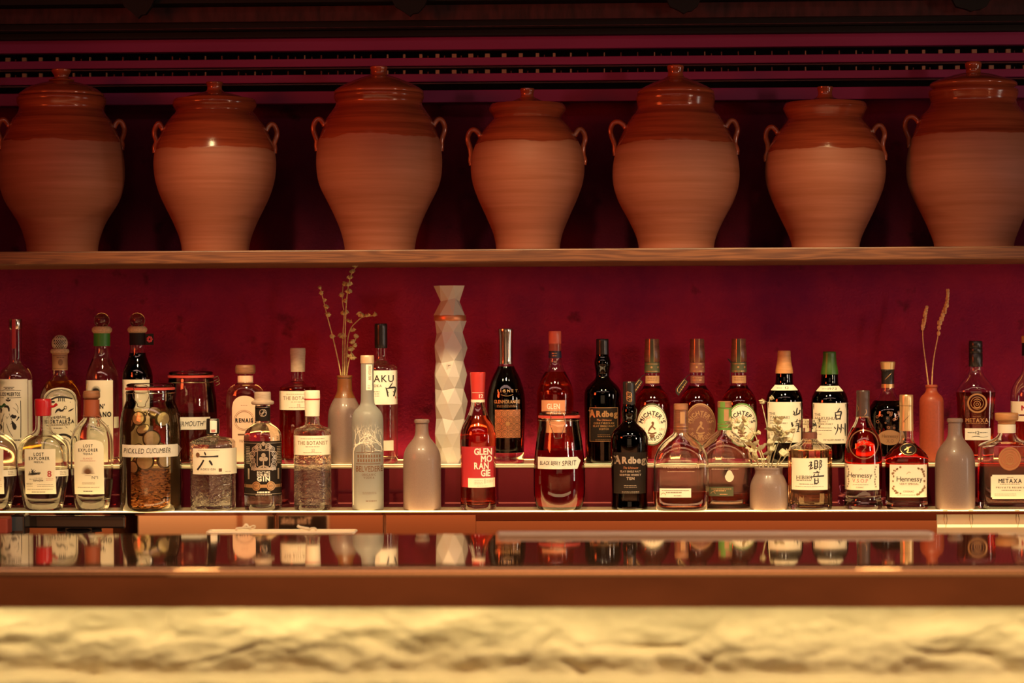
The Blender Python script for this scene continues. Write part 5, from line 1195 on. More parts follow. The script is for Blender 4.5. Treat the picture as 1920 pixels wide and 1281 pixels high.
# ------------------------------------------------------------------ dried stems
def bell(m, p, d, r):
    """a small bell-shaped calyx opening along d"""
    p = Vector(p); d = Vector(d).normalized(); a = d.orthogonal().normalized(); w = d.cross(a); seg = 8; prof = [(0, .25), (.35, .75), (.9, .95), (1.5, .8), (1.9, 1.05)]
    vs = []; fs = []
    for i, (h, q) in enumerate(prof):
        for k in range(seg):
            t = 2*PI*k/seg; rr = q*(1.25 if (i == 4 and k % 2) else 1)
            vs.append(p+d*(h*r)+(a*math.cos(t)+w*math.sin(t))*(rr*r))
    for i in range(len(prof)-1):
        for k in range(seg):
            l = (k+1) % seg; fs.append((i*seg+k, i*seg+l, (i+1)*seg+l, (i+1)*seg+k))
    fs.append(tuple(range(seg-1, -1, -1))); fs.append(tuple((len(prof)-1)*seg+k for k in range(seg)))
    m.add(vs, fs)
def stem(name, label, group, path, buds, b, w, m, r=5, style='bell', y0=0):
    """path and buds in photo pixels (u, v[, y]) relative to the vessel b"""
    k = b.s
    P = lambda q: Vector(((q[0]-b.u)*k, (q[2] if len(q) > 2 else 0)*k+y0*k, (b.vb-q[1])*k))
    mw = Matrix.Translation(b.o.location) @ Matrix.Rotation(b.o.rotation_euler.z, 4, 'Z')
    base = P(path[0])
    root = tag(empty(name, mw @ base, b.o.rotation_euler.z), label, 'dried flower', group)
    pts = chaikin([tuple(P(q)-base) for q in path], 2)
    mb = MB(); n = len(pts); mb.tube(pts, [w*1.15*k*(1-.5*i/n) for i in range(n)], 6); mb.build('stem', m, root)
    rr = random.Random(len(path)*7+len(buds)+int(path[0][0]))
    for i, q in enumerate(buds):
        p = P(q)-base; mb = MB()
        sz = (q[3] if len(q) > 3 else r)*k*{'bell': 1.25, 'leafy': 1.45, 'grain': 1.1}[style]
        if style == 'bell':
            for j in range(2):
                bell(mb, p, (rr.uniform(-1, 1), rr.uniform(-.8, .4), rr.uniform(.2, 1)), sz*rr.uniform(.42, .6))
            mb.build('flower', m, root)
        elif style == 'leafy':
            for j in range(3):
                d = Vector((rr.uniform(-1, 1), rr.uniform(-1, .3), rr.uniform(-.1, 1))).normalized()
                a = d.orthogonal().normalized(); c = d.cross(a)
                n2 = 5; vs = []; fs = []
                for t in range(n2+1):
                    f = t/n2; ww = math.sin(PI*min(1, f*.9+.1))*.45
                    o_ = p+d*sz*1.5*f+a*(sz*.5*f*f)
                    vs += [o_+c*(sz*ww), o_+a*(sz*.12), o_-c*(sz*ww), o_-a*(sz*.04)]
                for t in range(n2):
                    for e in range(4): fs.append((t*4+e, t*4+(e+1) % 4, t*4+4+(e+1) % 4, t*4+4+e))
                mb.add(vs, fs)
            mb.build('flower', m, root)
        elif style == 'grain':
            d = P(path[-1])-P(path[-2]); d.normalize()
            for j in range(3):
                o_ = p+Vector((rr.uniform(-.4, .4), rr.uniform(-.4, .4), 0))*sz*1.1
                mb.ball(o_, sz*.55, 8, 6, (.8, .8, 1.5))
            mb.build('grain', m, root)
G1 = 'dried bell flower stems in the two-tone bottle'
c3 = lambda L: [(500+.3902*q[0], 480+.3902*q[1])+tuple(q[2:]) for q in L]
stem('dried_flower_stem', 'dried stalk leaning left from the two-tone bottle, buds near its tip', G1, [(644, 800, -4), (643.5, 722, -3.5)]+c3([(325, 420, -6), (298, 320, -6), (275, 220, -6), (262, 170, -6)]), c3([(315, 412, -6, 6), (299, 310, -6, 5.5), (290, 272, -6, 5.5), (280, 237, -6, 5), (270, 205, -6, 4.5), (263, 178, -6, 4.5)]), VASE, 1.3, DRY)
stem('dried_flower_stem', 'short straight dried stalk in the middle of the two-tone bottle', G1, [(647, 800, 2), (644, 722, 3)]+c3([(368, 480, 6), (370, 380, 8), (378, 296, 8), (366, 235, 8), (372, 155, 8)]), c3([(366, 410, 8, 6), (379, 297, 8, 6), (365, 214, 8, 5.5), (372, 160, 8, 5)]), VASE, 1.3, DRY)
stem('dried_flower_stem', 'tallest dried stalk in the two-tone bottle, curling right at its tip', G1, [(647, 800, -2), (647, 722, -2)]+c3([(380, 400, -2), (385, 250, -2), (398, 150, -2), (415, 92, -2), (456, 50, -2)]), c3([(388, 240, -2, 5.5), (395, 195, -2, 5.5), (401, 160, -2, 5.5), (405, 127, -2, 5), (415, 100, -2, 5), (430, 72, -2, 4.5), (450, 56, -2, 4.5)]), VASE, 1.3, DRY)
stem('dried_flower_stem', 'dried stalk arching to the right over the black capped vodka bottle', G1, [(650, 800, 4), (650.5, 722, 4.5)]+c3([(388, 440, 14), (404, 365, 16), (440, 330, 16), (465, 309, 16), (528, 305, 16)]), c3([(455, 310, 16, 6), (490, 308, 16, 5), (515, 306, 16, 5), (397, 335, 20, 5), (418, 380, 18, 5)]), VASE, 1.2, DRY)
stem('dried_flower_stem', 'bushy short dried stalk at the right of the two-tone bottle', G1, [(650, 800, -2), (650.5, 722, -4), (651.5, 705, -5.5)]+c3([(398, 520, -17), (415, 460, -20), (436, 402, -20)]), c3([(404, 475, -20, 6), (418, 440, -20, 6), (429, 412, -20, 6), (433, 455, -20, 6)  , (415, 515, -20, 6), (402, 500, -20, 5)]), VASE, 1.2, DRY)
G2 = 'pale dried flowers in the small pot'
c5 = lambda L: [(1330+.1717*q[0], 740+.1717*q[1])+tuple(q[2:]) for q in L]
stem('dried_flower_stem', 'thin pale stalk with one bud, leaning left out of the small pot', G2, [(1441, 930, 0), (1440, 880, 2)]+c5([(648, 420, 4), (600, 200, 4), (575, 95, 4)]), c5([(575, 110, 4, 6.5)]), POT, 1.2, DRYG)
stem('dried_flower_stem', 'thin upright pale stalk with one bud in the small pot', G2, [(1444, 930, 0), (1442, 880, 0)]+c5([(655, 430, 0), (650, 150, 0), (664, 50, 0)]), c5([(663, 60, 0, 6.5)]), POT, 1.2, DRYG)
stem('dried_flower_stem', 'thick leafy pale spike standing in the middle of the small pot', G2, [(1440, 932, -3), (1439, 880, -5)]+c5([(690, 600, -8), (730, 430, -8), (770, 250, -8)]), c5([(670, 650, -8, 9), (700, 580, -8, 9), (690, 500, -8, 8), (720, 440, -8, 8), (740, 380, -8, 8), (725, 320, -8, 7), (760, 270, -8, 6), (690, 380, -8, 7)]), POT, 1.8, DRYG, style='leafy')
stem('dried_flower_stem', 'leafy pale spike drooping left over the green necked flask', G2, [(1436, 932, -8), (1432, 879, -12)]+c5([(560, 610, -20), (430, 500, -26), (320, 370, -28), (240, 310, -28)]), c5([(520, 600, -22, 9), (470, 560, -24, 8), (420, 490, -26, 8), (370, 430, -28, 7), (330, 370, -28, 7), (280, 330, -28, 7), (240, 315, -28, 6), (470, 600, -24, 8), (390, 300, -28, 7)]), POT, 1.6, DRYG, style='leafy')
stem('dried_flower_stem', 'slender pale stalk leaning right towards the many-sided decanter', G2, [(1446, 932, -2), (1450, 879, -5)]+c5([(800, 740, -8), (880, 590, -10), (930, 410, -10)]), c5([(920, 420, -10, 7), (880, 520, -10, 6), (860, 440, -10, 6)]), POT, 1.1, DRYG)
stem('dried_flower_stem', 'short pale trumpet flower at the right rim of the small pot', G2, [(1447, 932, -5), (1451, 879, -9)]+c5([(760, 730, -16), (790, 650, -26)]), c5([(792, 655, -26, 9)]), POT, 1.1, DRYG)
stem('dried_flower_stem', 'curving pale stalk rising beside the oval label behind the small pot', G2, [(1436, 930, 3), (1434, 879, 6)]+c5([(600, 690, 10), (540, 560, 12), (500, 430, 12), (400, 340, 12)]), c5([(520, 440, 12, 6), (400, 340, 12, 7), (340, 310, 12, 6)]), POT, 1.2, DRYG)
stem('dried_flower_stem', 'low cluster of pale leaves spilling over the left rim of the small pot', G2, [(1432, 932, 0), (1426, 879, 4)]+c5([(520, 750, 8), (470, 715, 12)]), c5([(525, 728, 10, 6), (490, 700, 12, 6), (465, 720, 14, 6)]), POT, 1.2, DRYG, style='leafy')
stem('dried_flower_stem', 'pale spike leaning over the brush lettered label behind the small pot', G2, [(1444, 932, 2), (1445, 879, 3)]+c5([(740, 560, 6), (800, 470, 8), (860, 430, 8)]), c5([(760, 520, 8, 7), (790, 480, 8, 7), (820, 450, 8, 7), (790, 530, 8, 7), (850, 440, 8, 6), (780, 420, 8, 6)]), POT, 1.3, DRYG, style='leafy')
G3 = 'dried grass stalks in the red clay bottle'
c8 = lambda L: [(1620+.3593*q[0], 520+.3593*q[1])+tuple(q[2:]) for q in L]
stem('dried_grass_stalk', 'shorter dried grass stalk on the left in the red clay bottle', G3, [(1746, 800, 0), (1742.5, 735, -2)]+c8([(325, 460, -3), (308, 330, -3), (311, 250, -3), (331, 155, -3)]), c8([(309, 275, -3, 4), (310, 262, -3, 4.5), (312, 248, -3, 5), (315, 234, -3, 5), (318, 220, -3, 5), (321, 206, -3, 4.5), (324, 192, -3, 4.5), (327, 178, -3, 4), (330, 164, -3, 3.5)]), TERRA, 1.3, WHEAT, style='grain')
stem('dried_grass_stalk', 'taller dried grass stalk on the right in the red clay bottle', G3, [(1749, 800, 0), (1747, 735, 2)]+c8([(362, 440, 3), (385, 330, 3), (398, 250, 3), (430, 160, 3), (438, 70, 3)]), c8([(388, 300, 3, 5), (394, 270, 3, 5), (398, 245, 3, 5.5), (404, 225, 3, 5.5), (412, 205, 3, 5.5), (420, 188, 3, 5), (427, 172, 3, 5), (432, 155, 3, 5), (435, 138, 3, 5), (437, 120, 3, 4.5), (438, 104, 3, 4.5), (438, 90, 3, 4), (439, 76, 3, 3.5)]), TERRA, 1.3, WHEAT, style='grain')
# ------------------------------------------------------------------ the setting
XL, XR = -3.4, 3.4
def slab(name, a, b, m, kind='structure', parent=None, bev=0, **t):
    q = MB(); q.box(a, b); o = q.build(name, m, parent, smooth=False)
    if bev: bevel(o, bev)
    tag(o, kind=kind, **t); return o
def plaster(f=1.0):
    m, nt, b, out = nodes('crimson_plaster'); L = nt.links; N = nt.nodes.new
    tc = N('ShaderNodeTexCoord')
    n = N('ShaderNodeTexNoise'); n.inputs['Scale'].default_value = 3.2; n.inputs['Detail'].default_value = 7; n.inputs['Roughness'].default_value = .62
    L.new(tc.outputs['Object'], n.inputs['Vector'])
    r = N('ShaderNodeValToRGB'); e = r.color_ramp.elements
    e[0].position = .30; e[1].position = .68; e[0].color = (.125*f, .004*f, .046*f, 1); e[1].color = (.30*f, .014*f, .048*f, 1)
    L.new(n.outputs['Fac'], r.inputs[0])
    # small dark stains
    n3 = N('ShaderNodeTexNoise'); n3.inputs['Scale'].default_value = 16; n3.inputs['Detail'].default_value = 5
    L.new(tc.outputs['Object'], n3.inputs['Vector'])
    r3 = N('ShaderNodeValToRGB'); r3.color_ramp.elements[0].position = .24; r3.color_ramp.elements[1].position = .36
    r3.color_ramp.elements[0].color = (.35, .35, .35, 1); r3.color_ramp.elements[1].color = (1, 1, 1, 1)
    L.new(n3.outputs['Fac'], r3.inputs[0])
    mx = N('ShaderNodeMix'); mx.data_type = 'RGBA'; mx.blend_type = 'MULTIPLY'; mx.inputs['Factor'].default_value = 1
    L.new(r.outputs[0], mx.inputs['A']); L.new(r3.outputs[0], mx.inputs['B']); L.new(mx.outputs['Result'], b.inputs['Base Color'])
    b.inputs['Roughness'].default_value = .75; b.inputs['Specular IOR Level'].default_value = .12
    n2 = N('ShaderNodeTexNoise'); n2.inputs['Scale'].default_value = 170; n2.inputs['Detail'].default_value = 4
    L.new(tc.outputs['Object'], n2.inputs['Vector'])
    bp = N('ShaderNodeBump'); bp.inputs['Strength'].default_value = .7; bp.inputs['Distance'].default_value = .004
    L.new(n2.outputs['Fac'], bp.inputs['Height']); L.new(bp.outputs[0], b.inputs['Normal'])
    return m
DARKWALL = mat('dark_red_wall', (.09, .015, .02), .8)
FLOOR = mat('dark_floor', (.05, .03, .02), .4, var=.3, scale=(3, 3, 3))
CEIL = mat('dark_ceiling', (.05, .015, .012), .9)
z_top = zv(191, Y_WALL)
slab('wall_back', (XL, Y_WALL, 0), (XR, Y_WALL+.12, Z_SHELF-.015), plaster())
slab('wall_back_upper', (XL, Y_WALL, Z_SHELF-.015), (XR, Y_WALL+.12, z_top), plaster(.42))  # same plaster toned down to stand in for the shade above the shelf
slab('wall_back_recess', (XL, Y_WALL+.30, z_top-.1), (XR, Y_WALL+.4, 3.0), NEAR_BLK)
slab('wall_left', (XL-.1, -3, 0), (XL, 6.3, 3.0), DARKWALL)
slab('wall_right', (XR, -3, 0), (XR+.1, 6.3, 3.0), DARKWALL)
slab('wall_front', (XL, -3.1, 0), (XR, -3.0, 3.0), DARKWALL)
slab('floor', (XL, -3, -.1), (XR, 6.3, 0), FLOOR)
slab('ceiling', (XL, -3, 3.0), (XR, 6.3, 3.1), CEIL)

# louvre boards over the wall
SLAT = mat('crimson_board', (.14, .012, .06), .5, spec=.15, var=.12, scale=(2, 2, 14))
Ys = 5.76
for i, (v0, v1) in enumerate(((65, 92), (107, 122), (137, 152), (168, 191))):
    slab('trim_%d' % (i+1), (XL, Ys, zv(v1, Ys)), (XR, Ys+.03, zv(v0, Ys)), SLAT, bev=.0015)
slab('trim_5', (XL, Ys-.004, zv(64.6, Ys)), (XR, Ys+.03, zv(62.5, Ys)), SLAT)
# pale uprights behind the gaps between the boards
UP_P = mat('pale_uprights', (.30, .20, .12), .4)
UP_D = mat('dark_uprights', (.14, .03, .02), .5)
rs = random.Random(2)
q = MB(); q2 = MB(); Yu = Ys+.075
for (v0, v1) in ((94, 107), (124, 137)):
    x = -1.6; j = 0
    while x < 1.6:
        ph = math.sin(j*.21+1.2); w = .0012+.0048*max(0, ph)**2
        zb = zv(v1+2, Yu); zt = zv(v0+6, Yu)
        (q if ph > .25 or j % 3 == 0 else q2).box((x-w, Yu, zb-.01), (x+w, Yu+.01, zt))
        if rs.random() < .4: q2.box((x+.016, Yu+.01, zb-.01), (x+.018, Yu+.016, zt-.003))
        x += .0415; j += 1
    q2.box((-3.3, Yu+.012, zv(v1+3, Yu)-.02), (3.3, Yu+.03, zv(v1+3, Yu)-.012))
tag(q.build('trim_6', UP_P, smooth=False), kind='structure'); tag(q2.build('trim_7', UP_D, smooth=False), kind='structure')
# dark mouldings and the beam above
BEAM = mat('dark_wood_beam', (.026, .005, .006), .7, spec=.2, var=.5, scale=(60, 60, 18), bump=.5)
Yb = 5.70
slab('trim_8', (XL, Yb, zv(52, Yb)), (XR, Yb+.2, zv(38, Yb)), NEAR_BLK)
slab('trim_9', (XL, Yb-.012, zv(50.5, Yb)), (XR, Yb+.1, zv(49, Yb)), BEAM)
slab('trim_10', (XL, Yb+.03, zv(63, Yb)), (XR, Yb+.2, zv(52, Yb)), NEAR_BLK)
slab('trim_11', (XL, Yb-.02, zv(38, Yb)), (XR, Yb+.3, zv(10, Yb)), BEAM)
slab('trim_12', (XL, Yb-.08, zv(9, Yb)), (XR, Yb+.3, 3.0), NEAR_BLK)
for i, (u, w, h, lb) in enumerate(((258, 32, 24, 'black iron bracket under the beam, leftmost of the four'), (768, 34, 20, 'black iron bracket above the largest jar'), (1282, 32, 15, 'black iron bracket above the tall straight collared jar'), (1822, 36, 11, 'black iron bracket above the broad right end jar'))):
    p = at(u, 10, Yb-.1); k = depth(p)/F; q = MB()
    vs = [(-w, 12), (-w*.8, -2), (-w*.3, -h*.6), (0, -h), (w*.2, -h*.75), (w*.45, -h*.7), (w*.8, -h*.1), (w, 12)]
    n = len(vs)
    q.add([(x*k, 0, z*k) for x, z in vs]+[(x*k, .018, z*k) for x, z in vs], [tuple(range(n)), tuple(range(2*n-1, n-1, -1))]+[((i_+1) % n, i_, n+i_, n+(i_+1) % n) for i_ in range(n)])
    q.tube([(0, .009, 5*k), (0, .009, 60*k)], .006, 8)
    tag(q.build('ceiling_bracket', NEAR_BLK, smooth=False, loc=p), lb, 'bracket', 'black iron brackets under the beam')

# wooden shelf
def wood():
    m, nt, b, out = nodes('oak_shelf'); L = nt.links; N = nt.nodes.new
    tc = N('ShaderNodeTexCoord'); mp = N('ShaderNodeMapping'); mp.inputs['Scale'].default_value = (1.6, 9, 34)
    L.new(tc.outputs['Object'], mp.inputs[0])
    n = N('ShaderNodeTexNoise'); n.inputs['Scale'].default_value = 1.3; n.inputs['Detail'].default_value = 2; L.new(mp.outputs[0], n.inputs['Vector'])
    ml = N('ShaderNodeMath'); ml.operation = 'MULTIPLY'; ml.inputs[1].default_value = 60; L.new(n.outputs['Fac'], ml.inputs[0])
    si = N('ShaderNodeMath'); si.operation = 'SINE'; L.new(ml.outputs[0], si.inputs[0])
    mp2 = N('ShaderNodeMapping'); mp2.inputs['Scale'].default_value = (14, 60, 420); L.new(tc.outputs['Object'], mp2.inputs[0])
    n2 = N('ShaderNodeTexNoise'); n2.inputs['Scale'].default_value = 1; n2.inputs['Detail'].default_value = 4; L.new(mp2.outputs[0], n2.inputs['Vector'])
    ad = N('ShaderNodeMath'); ad.operation = 'MULTIPLY_ADD'; ad.inputs[1].default_value = .22; L.new(si.outputs[0], ad.inputs[0]); L.new(n2.outputs['Fac'], ad.inputs[2])
    r = N('ShaderNodeValToRGB'); r.color_ramp.elements[0].position = .25; r.color_ramp.elements[1].position = .78
    r.color_ramp.elements[0].color = (.070, .019, .006, 1); r.color_ramp.elements[1].color = (.15, .051, .017, 1)
    L.new(ad.outputs[0], r.inputs[0]); L.new(r.outputs[0], b.inputs['Base Color']); b.inputs['Roughness'].default_value = .5
    return m
q = MB(); q.box((XL+.3, 5.40, Z_SHELF-.030), (XR-.3, Y_WALL, Z_SHELF)); o = bevel(q.build('wooden_shelf', wood(), smooth=False), .003, 2)
tag(o, 'long thick oak shelf on the crimson wall carrying the seven clay jars', 'shelf')

# stepped bottle display
LEDC = (1.0, .60, .20)
TREAD = mat('lit_acrylic', (.30, .19, .12), .25, emit=LEDC, estr=.12)
NOSE = mat('lit_acrylic_edge', (.75, .62, .42), .35, emit=LEDC, estr=.4)
LEDS = mat('led_light_strip', (.8, .7, .5), .4, emit=LEDC, estr=4.5)
MIRROR = mat('smoked_mirror', (.10, .006, .018), .03, metal=.55)
COPPER = mat('copper_sheet', (.72, .40, .25), .03, metal=1)
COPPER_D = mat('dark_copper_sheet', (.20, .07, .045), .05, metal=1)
st = tag(empty('bottle_display', (0, 5.6, 0)), 'two-step bottle display with glowing treads, smoked mirror risers and copper front', 'display step')
def spart(name, a, b_, m, bev=0):
    q = MB(); q.box((a[0], a[1]-5.6, a[2]), (b_[0], b_[1]-5.6, b_[2])); o = q.build(name, m, st, smooth=False)
    if bev: bevel(o, bev)
    return o
X0, X1 = XL+.3, XR-.3
spart('lower_tread', (X0, 5.415, Z_FRONT-.006), (X1, 5.574, Z_FRONT), TREAD)
spart('upper_tread', (X0, 5.573, Z_BACK-.006), (X1, Y_WALL-.001, Z_BACK), TREAD)
spart('lower_light_strip', (X0, 5.430, Z_FRONT-.001), (X1, 5.468, Z_FRONT+.0001), LEDS)
spart('upper_light_strip', (X0, 5.604, Z_BACK-.001), (X1, 5.630, Z_BACK+.0001), mat('soft_led_light_strip', (.8, .7, .5), .4, emit=LEDC, estr=2.2))
spart('rear_wall_fill', (X0, 5.795, Z_BACK-.001), (X1, 5.83, Z_BACK+.0001), mat('orange_fill_glow', (.8, .6, .4), .4, emit=(1, .42, .10), estr=6.5))  # added glowing strip, puts an orange glow on the wall behind the bottles
spart('lower_edge', (X0, 5.411, Z_FRONT-.0062), (X1, 5.415, Z_FRONT-.0004), COPPER_D)
spart('upper_edge', (X0, 5.5715, Z_BACK-.003), (X1, 5.573, Z_BACK-.0005), NOSE)
spart('riser', (X0, 5.575, Z_FRONT-.006), (X1, 5.583, Z_BACK-.0065), MIRROR)
xa = at(893, 975, 5.43).x; xb = at(1755, 975, 5.43).x
zj = zv(976, 5.43)
spart('copper_front', (X0, 5.425, .906), (xa-.001, 5.44, Z_FRONT-.0065), COPPER)
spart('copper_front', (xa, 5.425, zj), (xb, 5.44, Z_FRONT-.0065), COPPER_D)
spart('copper_front', (xa, 5.418, .906), (xb, 5.44, zj-.0005), COPPER)
PALE = mat('pale_acrylic_panel', (.62, .46, .30), .3, emit=LEDC, estr=.10)
spart('light_panel', (xb+.002, 5.43, .906), (X1, 5.44, Z_FRONT-.0065), PALE)
q = MB(); q.box((xb+.002, 5.417-5.6, zv(990, 5.42)), (X1, 5.424-5.6, zv(985, 5.42))); q.build('led_strip', mat('led_strip', (.8, .7, .5), .4, emit=(1, .62, .22), estr=1.0), st, smooth=False)
CLIP = mat('clear_plastic_clip', (.5, .38, .26), .15, trans=.6)
for u in (1773, 1821, 1908):
    x = at(u, 970, 5.42).x; k = 5.44/F; q = MB()
    q.box((x-4*k, 5.422-5.6, zv(966, 5.42)), (x+4*k, 5.43-5.6, zv(959, 5.42))); q.tube([(x-2*k, 5.424-5.6, zv(966, 5.42)), (x-3*k, 5.42-5.6, zv(976, 5.42)), (x, 5.416-5.6, zv(990, 5.42)), (x+3*k, 5.42-5.6, zv(976, 5.42)), (x+2*k, 5.424-5.6, zv(966, 5.42))], .8*k, 6)
    q.build('clip', CLIP, st)
# back bar cabinet under it
cab = tag(empty('back_bar_cabinet', (0, 5.2, 0)), 'dark back bar cabinet with a worktop under the bottle display', 'cabinet')
ZW = .905
q = MB(); q.box((X0, 4.88-5.2, .872), (X1, Y_WALL-.001-5.2, ZW)); q.build('worktop', mat('dark_steel_top', (.05, .025, .018), .3), cab, smooth=False)
q = MB(); q.box((X0, 4.92-5.2, 0), (X1, Y_WALL-.001-5.2, .871)); q.build('carcass', mat('dark_carcass', (.03, .012, .01), .5), cab, smooth=False)

# till screen, card terminal, red box on the worktop
def pbox(name, u0, u1, v0, v1, Y, dep, m, lab, cat, rot=0, tilt=0, extra=None):
    a = at(u0, v1, Y); b_ = at(u1, v0, Y); w = (b_.x-a.x)/2
    root = tag(empty(name, ((a.x+b_.x)/2, Y, ZW), math.radians(rot)), lab, cat)
    q = MB(); q.box((-w, 0, a.z-ZW), (w, dep, b_.z-ZW)); o = q.build('housing', m, root, smooth=False); bevel(o, .004, 3)
    return root, w, a.z-ZW, b_.z-ZW
GLOSSB = mat('glossy_black_plastic', (.010, .008, .008), .12, coat=.6)
r, w, z0, z1 = pbox('till_screen', 50, 235, 967, 991, 5.14, .015, GLOSSB, 'black glossy till screen on a stand below the squat red waxed bottles', 'screen', rot=-4)
q = MB(); q.box((-w+.004, -.002, z0+.018), (w-.004, 0, z1-.003)); q.build('display', mat('dark_screen', (.008, .007, .008), .05), r, smooth=False)
q = MB(); q.box((-.030, .02, .006), (.030, .045, z0+.006)); q.tube([(-.05, .03, z0-.004), (0, .02, z0-.008), (.05, .03, z0-.004)], .006, 8); q.build('stand', GLOSSB, r)
q = MB(); q.lathe([(0, .075), (.006, .072), (.010, .05)], 36, (0, .04, 0)); q.build('base', GLOSSB, r)
r, w, z0, z1 = pbox('card_terminal', 18, 46, 966, 1004, 5.10, .05, GLOSSB, 'upright black card terminal at the far left behind the counter', 'card terminal')
z = z0; q = MB(); q.box((-w*.9, .004, .0), (w*.9, .046, z0+.002)); q.build('cradle', BLK_CAP, r, smooth=False)
q = MB(); q.box((-w+.004, -.002, z0+.01), (w-.004, 0, z1-.004)); q.build('screen', mat('dim_blue_screen', (.03, .05, .07), .1), r, smooth=False)
r, w, z0, z1 = pbox('red_box', -30, 14, 972, 1002, 5.06, .06, mat('dull_red_box', (.30, .04, .02), .5), 'dull red box at the far left edge behind the counter', 'box')
q = MB(); q.box((-w+.004, .004, 0), (w-.004, .056, z0+.003)); q.build('base', BRN_WAX, r, smooth=False)

# ------------------------------------------------------------------ bar counter
YN, YC = 3.54, 4.08
ZC = zv(1061, YN); ZA = zv(1139.5, YN)
BAR_TOP = mat('polished_copper_top', (.62, .37, .17), .035, metal=.78)
BAR_FACE = mat('brushed_copper_front', (.52, .17, .05), .42, metal=.4, var=.22, scale=(5, 5, 12))
bc = tag(empty('bar_counter', (0, 3.8, 0)), 'long copper clad bar counter across the foreground with a rounded front edge', 'bar counter')
R_ = .014; pr = [(YC, ZC-.03), (YC, ZC-.004), (YC-.001, ZC-.001), (YC-.004, ZC), (YC-.006, ZC), (YN+R_+.003, ZC), (YN+R_+.001, ZC)]
pr += [(YN+R_-R_*math.sin(a*PI/2/8), ZC-R_+R_*math.cos(a*PI/2/8)) for a in range(9)]
pr += [(YN, ZC-R_-.002)]
vs = []; fs = []; fm = []
n = len(pr)
xs = (-2.6, 2.6)
for x in xs: vs += [(x, y-3.8, z) for y, z in pr]
for i in range(n-1): fs.append((i, i+1, n+i+1, n+i))
o = link('worktop', vs, fs, BAR_TOP, bc, sharp=50)
q = MB(); q.box((-2.6, YN-3.8, ZA), (2.6, YN+.03-3.8, ZC-R_-.002)); q.build('front_apron', BAR_FACE, bc, smooth=False)
q = MB(); q.box((-2.6, YC-.03-3.8, ZC-.32), (2.6, YC-3.8, ZC-.03)); q.build('inner_panel', mat('copper_inner_panel', (.50, .24, .14), .5), bc, smooth=False)
xm = lambda u: at(u, 990, 5.43).x*(2*5.43-YC)/5.43
q = MB(); q.box((xm(240), YC+.0005-3.8, ZC-.32), (xm(445), YC+.002-3.8, ZC-.10)); q.build('pale_splash_panel', mat('pale_splash_panel', (.90, .74, .54), .5), bc, smooth=False)
q = MB(); q.box((-2.6, YN+.03-3.8, ZC-.026), (2.6, YC-.03-3.8, ZC-.012)); q.build('underside', BLK_CAP, bc, smooth=False)
# notice on the inner panel, seen mirrored in the copper
p = Vector((at(545, 990, 5.43).x*(YC+2*(5.43-YC))/5.43-.012, YC+.003, .925))
ntc = tag(link('sink_sign', [(-.125, 0, -.035), (.125, 0, -.035), (.125, 0, .035), (-.125, 0, .035)]+[(-.125, -.002, -.035), (.125, -.002, -.035), (.125, -.002, .035), (-.125, -.002, .035)], [(1, 0, 3, 2), (4, 5, 6, 7), (0, 1, 5, 4), (1, 2, 6, 5), (2, 3, 7, 6), (3, 0, 4, 7)], PAPER, smooth=False, loc=p), 'small sign about the sink on the inner side of the bar, mirrored in copper', 'sign')
class FlatB: pass
def flat_print(name, items, m, parent, y):
    vs = []; fs = []
    for st_, cx, cz, h, w, bold in items:
        x = 0; L_ = []
        for ch in st_:
            if ch == ' ': x += .32; continue
            g = glyph(ch, bold); L_.append((x, g)); x += g[2]+.11
        sx = w/(x-.11); sy = h/CAPH
        for x0, (gv, gf, gw) in L_:
            b0 = len(vs); vs += [(-(cx-w/2+(x0+a)*sx), y, cz+(c-CAPH/2)*sy) for a, c in gv]; fs += [tuple(i+b0 for i in f) for f in gf]
    return link(name, vs, fs, m, parent, smooth=False)
q = MB(); q.box((-.055, .0004, -.03), (.12, .001, .028)); q.build('black_field', INK, ntc, smooth=False)
flat_print('lettering', [('This sink', -.03, .012, .018, .09, .03)], INK_W, ntc, .0016)

# pale trays along the far edge of the counter
TRAYM = mat('pale_tray', (.95, .84, .64), .35)
def tray(u0, u1, Y, h, label, dep=.03, Z=None, name='bar_tray', cat='tray'):
    Z = ZC if Z is None else Z
    a = at(u0, 1000, Y).x; b_ = at(u1, 1000, Y).x; c = (a+b_)/2; w = (b_-a)/2
    o = tag(empty(name, (c, Y, Z)), label, cat)
    q = MB(); q.box((-w, 0, 0), (w, dep, .002)); q.build('base', TRAYM, o, smooth=False)
    q = MB(); pts = [(-w, .0, h/2), (w, 0, h/2), (w, dep, h/2), (-w, dep, h/2)]
    q.tube([(-w+.004, 0, h/2+.001), (w-.004, 0, h/2+.001), (w, .004, h/2+.001), (w, dep-.004, h/2+.001), (w-.004, dep, h/2+.001), (-w+.004, dep, h/2+.001), (-w, dep-.004, h/2+.001), (-w, .004, h/2+.001)], h/2, 8, closed=True); q.build('rim', TRAYM, o)
    if Z != ZC:
        for sx in (-1, 1):
            for yy in (.004, dep-.004):
                q = MB(); q.tube([(sx*(w-.02), yy, ZW-Z), (sx*(w-.02), yy, .0)], .0025, 8); q.build('post', WIRE, o)
    return o
ZR = zv(1001.5, 4.95)
tray(388, 664, 4.95, .0055, 'narrow pale wire rack behind the bar at the left, with two white clips on it', .05, ZR, 'bar_rack', 'rack')
tray(934, 1748, 4.02, .0060, 'long pale tray on the far edge of the counter at the right')
WH = mat('white_plastic', (.80, .72, .55), .4)
def clipobj(u, pts, label, extra=None):
    p = at(u, 998, 4.97); k = depth(p)/F
    o = tag(empty('white_clip', (p.x, 4.975, ZR+.0025)), label, 'clip', 'small white clips on the pale rack')
    for nm, P_, r in pts:
        q = MB(); q.tube([(x*k, y*k, z*k) for x, y, z in chaikin([tuple(map(float, t)) for t in P_], 2)], r*k, 8); q.build(nm, WH, o)
